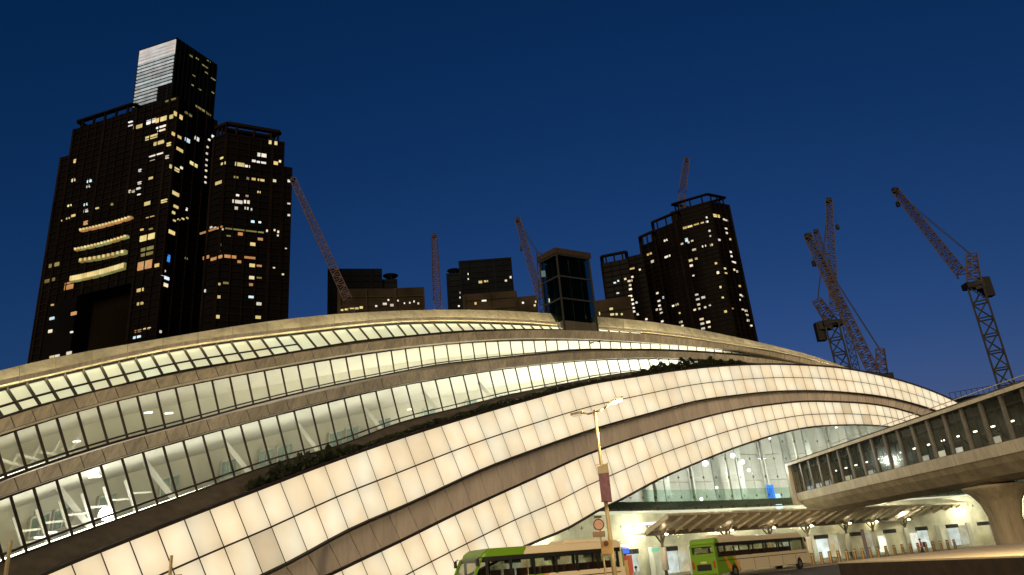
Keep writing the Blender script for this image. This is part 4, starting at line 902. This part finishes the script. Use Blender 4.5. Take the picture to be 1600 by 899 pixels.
# low wall in the right foreground
W = [at_z(1309, 879, 1.15), at_z(1602, 868.5, 1.15), at_z(1640, 866, 1.15), at_z(1640, 844, 1.15), at_z(1372, 871.5, 1.15)]
lw = thing('low_wall', 'low broad concrete wall with dark brown side in the right foreground', 'wall', flat(W[0]))
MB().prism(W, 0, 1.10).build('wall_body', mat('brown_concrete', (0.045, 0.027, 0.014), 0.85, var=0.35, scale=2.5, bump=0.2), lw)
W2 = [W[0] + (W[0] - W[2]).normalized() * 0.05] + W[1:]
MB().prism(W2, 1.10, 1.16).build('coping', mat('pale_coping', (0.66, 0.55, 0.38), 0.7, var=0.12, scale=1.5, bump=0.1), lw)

# ================================================================== coaches
lime = mat('lime_paint', (0.16, 0.33, 0.015), 0.3, var=0.08, scale=0.5); cream = mat('cream_paint', (0.80, 0.68, 0.48), 0.35, var=0.08, scale=0.5)
rub = mat('rubber', (0.015, 0.015, 0.015), 0.8); rim_m = mat('wheel_rim', (0.25, 0.24, 0.22), 0.4, 0.6)
bus_g = glass('coach_glass', (0.80, 0.80, 0.74), 0.12, 0.03); seat_m = mat('coach_seat', (0.06, 0.03, 0.03), 0.8, var=0.3); blk = mat('black_trim', (0.012, 0.012, 0.012), 0.4)
def livery():
    m = bpy.data.materials.new('coach_livery'); m.use_nodes = True; n = m.node_tree.nodes; l = m.node_tree.links; b = n['Principled BSDF']; b.inputs['Roughness'].default_value = 0.3
    tc = n.new('ShaderNodeTexCoord'); sp_ = n.new('ShaderNodeSeparateXYZ'); l.new(tc.outputs['Object'], sp_.inputs[0])
    nz = n.new('ShaderNodeTexNoise'); nz.inputs['Scale'].default_value = 0.8; l.new(tc.outputs['Object'], nz.inputs['Vector'])
    ma = n.new('ShaderNodeMath'); ma.operation = 'MULTIPLY_ADD'; l.new(sp_.outputs['Z'], ma.inputs[0]); ma.inputs[1].default_value = 0.9; l.new(sp_.outputs['X'], ma.inputs[2])
    mb = n.new('ShaderNodeMath'); mb.operation = 'MULTIPLY_ADD'; l.new(nz.outputs['Fac'], mb.inputs[0]); mb.inputs[1].default_value = 1.6; l.new(ma.outputs[0], mb.inputs[2])
    mr = n.new('ShaderNodeMapRange'); mr.inputs['From Min'].default_value = 0; mr.inputs['From Max'].default_value = 12; l.new(mb.outputs[0], mr.inputs['Value'])
    return m, n, l, b, mr
def coach_mat(flip, plain=False):
    m, n, l, b, mr = livery(); rp = n.new('ShaderNodeValToRGB'); rp.color_ramp.interpolation = 'CONSTANT'; e = rp.color_ramp.elements
    st_ = [(0, (0.16,0.33,0.015)), (0.30, (0.75,0.30,0.03)), (0.345, (0.16,0.33,0.015)), (0.41, (0.70,0.34,0.05)), (0.445, (0.80,0.68,0.48))]
    if flip: st_ = [(0, (0.80,0.68,0.48)), (0.70, (0.70,0.34,0.05)), (0.735, (0.2,0.36,0.02)), (0.79, (0.75,0.30,0.03)), (0.83, (0.16,0.33,0.015))]
    if plain: st_ = [st_[0], (0.93 if flip else 0.36, st_[-1][1])]
    e[0].position, e[0].color = 0, st_[0][1] + (1,); e[1].position, e[1].color = st_[1][0], st_[1][1] + (1,)
    for p, c in st_[2:]: q = e.new(p); q.color = c + (1,)
    l.new(mr.outputs['Result'], rp.inputs['Fac']); l.new(rp.outputs['Color'], b.inputs['Base Color']); return m
def coach(label, rear, fwd, L, H, flip):
    rz = math.atan2(fwd.y, fwd.x); t = thing('coach', label, 'coach', flat(rear), rz); body = coach_mat(flip); W_ = 2.5; hw = W_ / 2; zw0, zw1 = 1.75, H - 0.55
    def bev(o, w_=0.12, s=3):
        b = o.modifiers.new('bevel', 'BEVEL'); b.width = w_; b.segments = s; b.limit_method = 'ANGLE'; return o
    def prof(pts, name, m, y0=-hw, y1=hw, bw=0.1):
        q = MB(); n_ = len(pts); q.v = [Vector((x, y0, z)) for x, z in pts] + [Vector((x, y1, z)) for x, z in pts]
        for i in range(n_): q.f.append((i, (i+1) % n_, n_ + (i+1) % n_, n_ + i)); q.m.append(0)
        q.f.append(tuple(reversed(range(n_)))); q.f.append(tuple(range(n_, 2*n_))); q.m += [0, 0]
        return bev(kid(name, q, m, t), bw)
    rad, axf, axr = 0.5, L - 2.4, 2.9
    def arch(cx, k=9): return [(cx - 0.62 * math.cos(math.pi * i / k), 0.5 + 0.62 * math.sin(math.pi * i / k)) for i in range(k + 1)]
    low_ = [(0.0, 0.55), (0.05, 0.38)] + arch(axr) + arch(axf) + [(L - 0.1, 0.35), (L, 0.6), (L - 0.02, 1.35), (L - 0.35, zw0), (0.02, zw0)]
    prof(low_, 'lower_body', body, bw=0.03)
    prof([(0.05, zw1), (L - 0.95, zw1), (L - 1.1, H - 0.2), (L - 1.5, H), (0.3, H), (0.08, H - 0.2)], 'roof', coach_mat(flip, True), bw=0.14)
    prof([(1.4, H), (4.4, H), (4.2, H + 0.2), (1.6, H + 0.2)], 'air_conditioner', cream, -0.85, 0.85, 0.06)
    # ends
    rb = MB(); rb.box((0.03, -hw + 0.02, zw0), (0.13, hw - 0.02, zw0 + 0.35)); rb.box((0.03, -hw + 0.02, zw0 + 0.35), (0.13, -hw + 0.22, zw1)); rb.box((0.03, hw - 0.22, zw0 + 0.35), (0.13, hw - 0.02, zw1)); rb.box((0.03, -hw + 0.02, zw1 - 0.12), (0.13, hw - 0.02, zw1 + 0.01))
    kid('rear_panel', rb, lime, t)
    kid('rear_window', MB().box((0.0, -hw + 0.24, zw0 + 0.36), (0.05, hw - 0.24, zw1 - 0.13)), bus_g, t)
    for s_ in (-1, 1):
        kid('tail_light', MB().box((-0.04, s_ * (hw - 0.22) - 0.09, 0.9), (0.03, s_ * (hw - 0.22) + 0.09, 1.5)), mat('tail_red', (0.4, 0.03, 0.015), 0.3), t)
        kid('headlight', MB().box((L - 0.06, s_ * (hw - 0.4) - 0.22, 0.75), (L + 0.03, s_ * (hw - 0.4) + 0.22, 0.95)), mat('headlight', (0.7, 0.7, 0.65), 0.2), t)
    # windscreen, raked
    ws = MB(); ws.hexa([Vector(v) for v in ((L - 0.30, -hw + 0.08, zw0 - 0.25), (L - 0.30, hw - 0.08, zw0 - 0.25), (L - 0.36, hw - 0.08, zw0 - 0.25), (L - 0.36, -hw + 0.08, zw0 - 0.25), (L - 0.92, -hw + 0.1, zw1 + 0.15), (L - 0.92, hw - 0.1, zw1 + 0.15), (L - 0.98, hw - 0.1, zw1 + 0.15), (L - 0.98, -hw + 0.1, zw1 + 0.15))])
    kid('windscreen', ws, bus_g, t)
    for s_ in (-1, 1):
        y = s_ * hw
        fp = MB(); fp.bar(Vector((L - 0.34, y - s_ * 0.08, zw0 - 0.05)), Vector((L - 0.93, y - s_ * 0.08, zw1 + 0.05)), 0.14, 0.14); kid('front_pillar', fp, lime if flip else cream, t)
        n_ = 6; x0, x1 = 0.55, L - 1.25
        kid('rear_quarter', MB().box((0.04, y - s_ * 0.10 - 0.03, zw0), (x0, y - s_ * 0.10 + 0.06, zw1)) , lime if not flip else cream, t)
        for k in range(n_ + 1):
            x = x0 + (x1 - x0) * k / n_; kid('window_pillar', MB().box((x - 0.07, y - 0.05, zw0 - 0.02), (x + 0.07, y + 0.05, zw1 + 0.02)), blk, t)
            if k < n_: kid('window_pane', MB().box((x + 0.07, y - 0.02, zw0 + 0.02), (x + (x1 - x0) / n_ - 0.07, y + 0.02, zw1 - 0.02)), bus_g, t)
        kid('window_rail', MB().box((0.3, y - 0.045 , zw1 - 0.14), (L - 1.0, y + 0.045, zw1 + 0.1)), blk, t)
        kid('window_pane', MB().hexa([Vector(v) for v in ((x1 + 0.07, y - 0.02, zw0), (L - 0.45, y - 0.02, zw0), (L - 0.45, y + 0.02, zw0), (x1 + 0.07, y + 0.02, zw0), (x1 + 0.07, y - 0.02, zw1), (L - 0.98, y - 0.02, zw1), (L - 0.98, y + 0.02, zw1), (x1 + 0.07, y + 0.02, zw1))]), bus_g, t)
        kid('mirror', MB().bar(Vector((L - 0.8, y * 1.0, zw1 + 0.1)), Vector((L - 0.62, y * 1.03, zw1 + 0.02)), 0.05).bar(Vector((L - 0.62, y * 1.04, zw1 + 0.02)), Vector((L - 0.62, y * 1.04, zw1 - 0.35)), 0.12, 0.18), blk, t)
        for cx in (axf, axr):
            wh_ = kid('wheel', MB().tube(Vector((cx, y - s_ * 0.32, rad)), Vector((cx, y - s_ * 0.03, rad)), rad, rad, 24), rub, t)
            rm = MB().tube(Vector((cx, y - s_ * 0.05, rad)), Vector((cx, y - s_ * 0.015, rad)), 0.3, 0.22, 16).build('rim', rim_m); rm.parent = wh_
    for s_ in (-1, 1):                                          # luggage doors and seams
        for k in range(5):
            x = axr + 0.8 + k * (axf - axr - 1.6) / 4
            kid('door_seam', MB().box((x - 0.012, s_ * hw - 0.012, 0.45), (x + 0.012, s_ * hw + 0.012, zw0 - 0.35)), blk, t)
        kid('side_trim', MB().box((0.4, s_ * hw - 0.02, zw0 - 0.32), (L - 0.6, s_ * hw + 0.018, zw0 - 0.27)), blk, t)
    kid('rear_grille', MB().box((-0.02, -0.7, 0.75), (0.03, 0.7, 1.25)), blk, t)
    kid('number_plate', MB().box((-0.03, -0.28, 1.34), (0.03, 0.28, 1.48)), mat('plate_plain', (0.65, 0.6, 0.3), 0.5), t)
    kid('floor', MB().box((0.2, -hw + 0.1, zw0 - 0.7), (L - 0.5, hw - 0.1, zw0 - 0.6)), blk, t)
    for k in range(9):
        for s_ in (-0.75, 0.75):
            x = 1.0 + k * (L - 3.2) / 9; sq = MB(); sq.box((x, s_ - 0.45, zw0 - 0.6), (x + 0.16, s_ + 0.45, zw0 + 0.42)); sq.box((x + 0.16, s_ - 0.45, zw0 - 0.6), (x + 0.55, s_ + 0.45, zw0 - 0.2)); kid('seat', sq, seat_m, t)
    return t
a, b = at_z(722, 861, 3.35), at_z(948, 846, 3.35)
print('coach1', (a - b).length, a, b)
f1 = flat(a - b).normalized(); coach('near coach with lime front and cream side, facing left, cut by the frame', flat(a) - f1 * 11.0 + f1.cross(Z) * 0, f1, 11.4, 3.35, True)
a, b = at_z(1113, 840, 3.35), at_z(1252, 832, 3.35)
print('coach2', (a - b).length, a, b)
f2 = flat(b - a).normalized(); n2 = Vector((-f2.y, f2.x, 0)); n2 = n2 if n2.dot(a) > 0 else -n2
coach('far coach showing its lime green tail, parked before the canopy', flat(a) + n2 * 1.25, f2, max(9.8, (a - b).length + 0.9), 3.35, False)

# ================================================================== street lamps
pole_m = mat('lamp_pole', (0.42, 0.33, 0.17), 0.5, 0.3, var=0.1); lamp_on = lum('lamp_lens', (1.0, 0.80, 0.45), 40.0, var=0.0); lamp_dim = lum('lamp_lens_dim', (1.0, 0.85, 0.6), 0.6, var=0.0)
def street_lamp(label, base, h, arms, power):
    t = thing('street_lamp', label, 'street lamp', base); top = flat(base, h)
    MB().tube(base, flat(base, h * 0.5), 0.11, 0.085, 14).tube(flat(base, h * 0.5), top, 0.085, 0.06, 14).build('pole', pole_m, t, smooth=True)
    MB().tube(base, flat(base, 0.8), 0.17, 0.17, 14).build('pole_base', pole_m, t, smooth=True)
    for tip, on_ in arms:
        mid = lerp(top, tip, 0.5) - Z * 0.12
        MB().tube(top - Z * 0.1, mid, 0.045, 0.04, 8).tube(mid, tip, 0.04, 0.035, 8).build('arm', pole_m, t, smooth=True)
        d = (tip - top).normalized(); hd = MB(); hd.bar(tip - d * 0.1, tip + d * 0.5, 0.2, 0.1); head = hd.build('lamp_head', pole_m, t)
        MB().bar(tip + d * 0.02 - Z * 0.085, tip + d * 0.42 - Z * 0.085, 0.17, 0.07).build('lens', lamp_on if on_ else lamp_dim, head)
        if on_ and power:
            ld = bpy.data.lights.new('lamp_light', 'POINT'); ld.energy = power; ld.color = (1.0, 0.76, 0.42); ld.shadow_soft_size = 0.2
            lo = bpy.data.objects.new('lamp_light', ld); C.objects.link(lo); lo.location = tip + d * 0.2 - Z * 0.3 - Vector(base); lo.parent = t
    return t
LR = 33.0
tp = at_r(929, 641, LR); base = flat(tp)
street_lamp('street lamp with two arms and a banner, one lamp glaring, before the ribbons', base, tp.z, [(at_r(957, 628, LR - 0.3), True), (at_r(908, 645, LR + 0.3), False)], 900)
p = at_r(-150, 430, 24); street_lamp('street lamp just outside the left edge of the picture', flat(p), p.z, [(p + Vector((1.0, 0.6, 0.4)), True)], 1500)
p = at_r(1780, 470, 26); street_lamp('street lamp just outside the right edge of the picture', flat(p), p.z, [(p + Vector((-1.0, 0.4, 0.4)), True)], 10000)
# banner on the lamp pole
bl = thing('pole_banner', 'upright banner in grey and purple strapped to the lamp pole', 'banner', flat(at_r(945, 760, LR)))
def bpt(px, py, o=-0.25): return at_r(px, py, LR + o)
ban_p = mat('banner_purple', (0.16, 0.06, 0.085), 0.6, var=0.35, scale=5); ban_g = mat('banner_grey', (0.34, 0.28, 0.17), 0.6, var=0.15)
panel_mesh('banner_top', bpt(933, 729), bpt(949.5, 724), bpt(951.5, 739), bpt(935, 741), 0.0, 0.03, ban_g, bl); panel_mesh('banner_cloth', bpt(935, 741), bpt(951.5, 739), bpt(956.5, 784), bpt(940, 784), 0.0, 0.03, ban_p, bl)
MB().bar(bpt(931, 727, -0.1), bpt(950, 724, -0.1), 0.04).build('bracket', pole_m, bl); MB().bar(bpt(939, 784, -0.1), bpt(957, 784, -0.1), 0.04).build('bracket', pole_m, bl)
# sign pole
SR = 29.0; sg = thing('road_sign_pole', 'sign pole with round pink sign, brown plate and square yellow plate', 'road sign', flat(at_r(944, 880, SR)))
top = at_r(936, 808, SR); MB().tube(flat(at_r(944, 880, SR)), flat(at_r(944, 880, SR), top.z), 0.035, 0.035, 10).build('pole', pole_m, sg, smooth=True)
rc = at_r(935.5, 820, SR - 0.15); dv = (flat(EYE) - flat(rc)).normalized(); rad = 8.2 * SR / FPX
ds = MB().tube(rc, rc + dv * 0.03, rad, rad, 28).build('round_sign', mat('sign_rim', (0.10, 0.025, 0.015), 0.5), sg)
MB().tube(rc + dv * 0.03, rc + dv * 0.04, rad * 0.8, rad * 0.8, 28).build('sign_face', mat('sign_face', (0.5, 0.28, 0.2), 0.5, var=0.1), ds)
def plate(nm, x0, y0, x1, y1, m, par=sg, r_=SR - 0.15): return panel_mesh(nm, at_r(x0, y0, r_), at_r(x1, y0 - (x1 - x0) * 0.06, r_), at_r(x1 + (y1 - y0) * 0.1, y1 - (x1 - x0) * 0.06, r_), at_r(x0 + (y1 - y0) * 0.1, y1, r_), 0.0, 0.02, m, par)
plate('brown_plate', 926, 831, 945, 840, mat('plate_brown', (0.25, 0.16, 0.09), 0.6, var=0.2)); plate('top_plate', 928, 806.5, 940, 810, mat('plate_dark', (0.05, 0.05, 0.035), 0.6))
yp = plate('yellow_plate', 938, 845, 956, 867, mat('plate_yellow', (0.38, 0.24, 0.08), 0.6, var=0.15))
c = at_r(947, 849.5, SR - 0.2); MB().tube(c, c + dv * 0.03, 0.09, 0.09, 16).build('plate_symbol', mat('plate_symbol', (0.10, 0.02, 0.01), 0.6), yp)
# finials of two poles at the bottom edge
for px, py, r_, lab in ((268, 868, 22, 'thin pole with cross bar peeking up at the bottom edge before the ribbons'), (17, 845, 20, 'yellow lit pole at the bottom left corner')):
    t_ = at_r(px, py, r_); q = thing('slim_pole', lab, 'pole', flat(t_)); MB().tube(flat(t_), t_, 0.05, 0.04, 10).build('pole', pole_m, q, smooth=True)
    if px > 100: MB().bar(t_ + Vector((-0.3, 0, -0.5)), t_ + Vector((0.3, 0, -0.5)), 0.05).build('cross_bar', pole_m, q)

# ================================================================== kiosk, totem, people
KR = 52.0; k0, k1 = flat(at_r(969, 890, KR)), flat(at_r(990, 890, KR)); kz = at_r(980, 868, KR).z
ki = thing('ticket_kiosk', 'red kiosk with yellow stripe under a glowing blue screen', 'kiosk', (k0 + k1) / 2); kd = flat(back(k0, 0.7) - k0)
MB().prism([k0, k1, k1 + kd, k0 + kd], 0, kz).build('cabinet', mat('kiosk_red', (0.55, 0.09, 0.06), 0.5, var=0.1), ki)
kn = -kd.normalized() * 0.02
MB().hexa([lerp(k0, k1, .36) + kn, lerp(k0, k1, .64) + kn, lerp(k0, k1, .64), lerp(k0, k1, .36), flat(lerp(k0, k1, .36), kz - 0.3) + kn, flat(lerp(k0, k1, .64), kz - 0.3) + kn, flat(lerp(k0, k1, .64), kz - 0.3), flat(lerp(k0, k1, .36), kz - 0.3)]).build('stripe', mat('kiosk_yellow', (0.7, 0.5, 0.2), 0.5), ki)
zA, zB = kz + 0.12, at_r(980, 857, KR).z
MB().prism([lerp(k0, k1, .15), lerp(k0, k1, .85), lerp(k0, k1, .85) + kd * 0.3, lerp(k0, k1, .15) + kd * 0.3], zA, zB).build('screen', lum('kiosk_screen', (0.03, 0.13, 0.9), 0.9, var=0.1), ki)
MB().prism([lerp(k0, k1, .4), lerp(k0, k1, .6), lerp(k0, k1, .6) + kd * 0.3, lerp(k0, k1, .4) + kd * 0.3], kz, zA).build('screen_stand', steel_m, ki)
MB().bar(flat(lerp(k0, k1, -0.3), zB + 0.2), flat(lerp(k0, k1, 1.1), zB + 0.2), 0.1, 0.08).build('tube_light', lum('tube_light', (1, 0.9, 0.75), 4.0), ki)
TR = 66.0; tt = thing('sign_totem', 'leaning dark totem with blue lower half right of the far coach', 'totem', flat(at_r(1356, 868, TR))); tb = flat(at_r(1356, 868, TR)); tz = at_r(1349, 827, TR).z; tx = (flat(at_r(1359, 868, TR)) - tb)
MB().hexa([tb - tx, tb + tx, back(tb + tx, .3), back(tb - tx, .3)] + [p + Z * tz * 0.55 for p in (tb - tx, tb + tx, back(tb + tx, .3), back(tb - tx, .3))]).build('lower_half', mat('totem_blue', (0.02, 0.03, 0.09), 0.4, var=0.3), tt)
MB().hexa([p + Z * (tz * 0.55 + 0.004) for p in (tb - tx, tb + tx, back(tb + tx, .3), back(tb - tx, .3))] + [p + Z * tz for p in (tb - tx, tb + tx, back(tb + tx, .3), back(tb - tx, .3))]).build('upper_half', mat('totem_dark', (0.05, 0.02, 0.03), 0.4), tt)

def person(label, loc, face, h, shirt, legs, hair, stride=0.18, bag=False):
    s = h / 1.72; t = thing('person', label, 'person', loc, face)
    V = {'pel': (0,0,.95,.125), 'wst': (0,0,1.08,.115), 'che': (0,0.01,1.28,.135), 'nek': (0,0.01,1.46,.055), 'hd0': (0.0,0.03,1.55,.075), 'hd1': (0.0,0.03,1.65,.075)}
    E = [('pel','wst'),('wst','che'),('che','nek'),('nek','hd0'),('hd0','hd1')]
    for sd, k in ((-1,'l'),(1,'r')):
        st_ = stride * sd
        V['hip'+k] = (.09*sd,0,.88,.085); V['kne'+k] = (.09*sd,st_*0.6+.02,.50,.058); V['ank'+k] = (.09*sd,st_-0.05,.09,.042); V['toe'+k] = (.10*sd,st_+.11,.04,.038)
        V['sho'+k] = (.17*sd,0,1.40,.06); V['elb'+k] = (.22*sd,-st_*0.3-.02,1.14,.043); V['wri'+k] = (.21*sd,-st_*0.7+.08,.92,.032); V['han'+k] = (.205*sd,-st_*0.8+.12,.83,.035)
        E += [('pel','hip'+k),('hip'+k,'kne'+k),('kne'+k,'ank'+k),('ank'+k,'toe'+k),('che','sho'+k),('sho'+k,'elb'+k),('elb'+k,'wri'+k),('wri'+k,'han'+k)]
    names = list(V); me = bpy.data.meshes.new('body'); me.from_pydata([tuple(c * s for c in V[n][:3]) for n in names], [(names.index(a), names.index(b)) for a, b in E], [])
    o = bpy.data.objects.new('body', me); C.objects.link(o); md = o.modifiers.new('skin', 'SKIN')
    sv = me.skin_vertices[0].data
    for i, n in enumerate(names): sv[i].radius = (V[n][3] * s, V[n][3] * s); sv[i].use_root = n == 'pel'
    su = o.modifiers.new('sub', 'SUBSURF'); su.levels = 1; su.render_levels = 1
    dg = bpy.context.evaluated_depsgraph_get(); nm = bpy.data.meshes.new_from_object(o.evaluated_get(dg)); bpy.data.objects.remove(o)
    nm.materials.clear()
    for m in (mat('skin', (0.42, 0.25, 0.17), 0.6), shirt, legs): nm.materials.append(m)
    for p in nm.polygons:
        z = p.center.z / s; x = abs(p.center.x) / s; p.use_smooth = True
        p.material_index = 0 if z > 1.47 or (x > .17 and z < 1.15) else (1 if z > .97 or x > .165 else 2)
    b = bpy.data.objects.new('body', nm); C.objects.link(b); b.parent = t
    hm = MB()
    for i in range(7):
        for j in range(10):
            a, c_ = i / 6 * math.pi * 0.62, j / 10 * 2 * math.pi; hm.v.append(Vector((.092*math.sin(a)*math.cos(c_), .015+.098*math.sin(a)*math.sin(c_), 1.635+.10*math.cos(a))) * s)
    for i in range(6):
        for j in range(10): hm.f.append((i*10+j, i*10+(j+1)%10, (i+1)*10+(j+1)%10, (i+1)*10+j)); hm.m.append(0)
    kid('hair', hm, hair, t, True)
    if bag: kid('backpack', MB().box((-.15*s, -.30*s, 1.0*s), (.15*s, -.13*s, 1.42*s)), mat('bag_black', (0.02, 0.02, 0.02), 0.7), t)
    return t
hair_m = mat('dark_hair', (0.02, 0.015, 0.012), 0.6)
PR = 74.0
person('person in red top and dark trousers walking beyond the low wall', flat(at_r(1441, 858, PR), 0.13), R(70), 1.7, mat('red_top', (0.45, 0.05, 0.05), 0.8), mat('dark_trousers', (0.025, 0.02, 0.03), 0.8), hair_m, 0.2, True)
person('person in pale blue top standing beside the red kiosk', flat(at_r(994, 890, 46), 0), R(160), 1.72, mat('pale_blue_top', (0.35, 0.45, 0.5), 0.8), mat('grey_trousers', (0.08, 0.08, 0.09), 0.8), hair_m, 0.05)
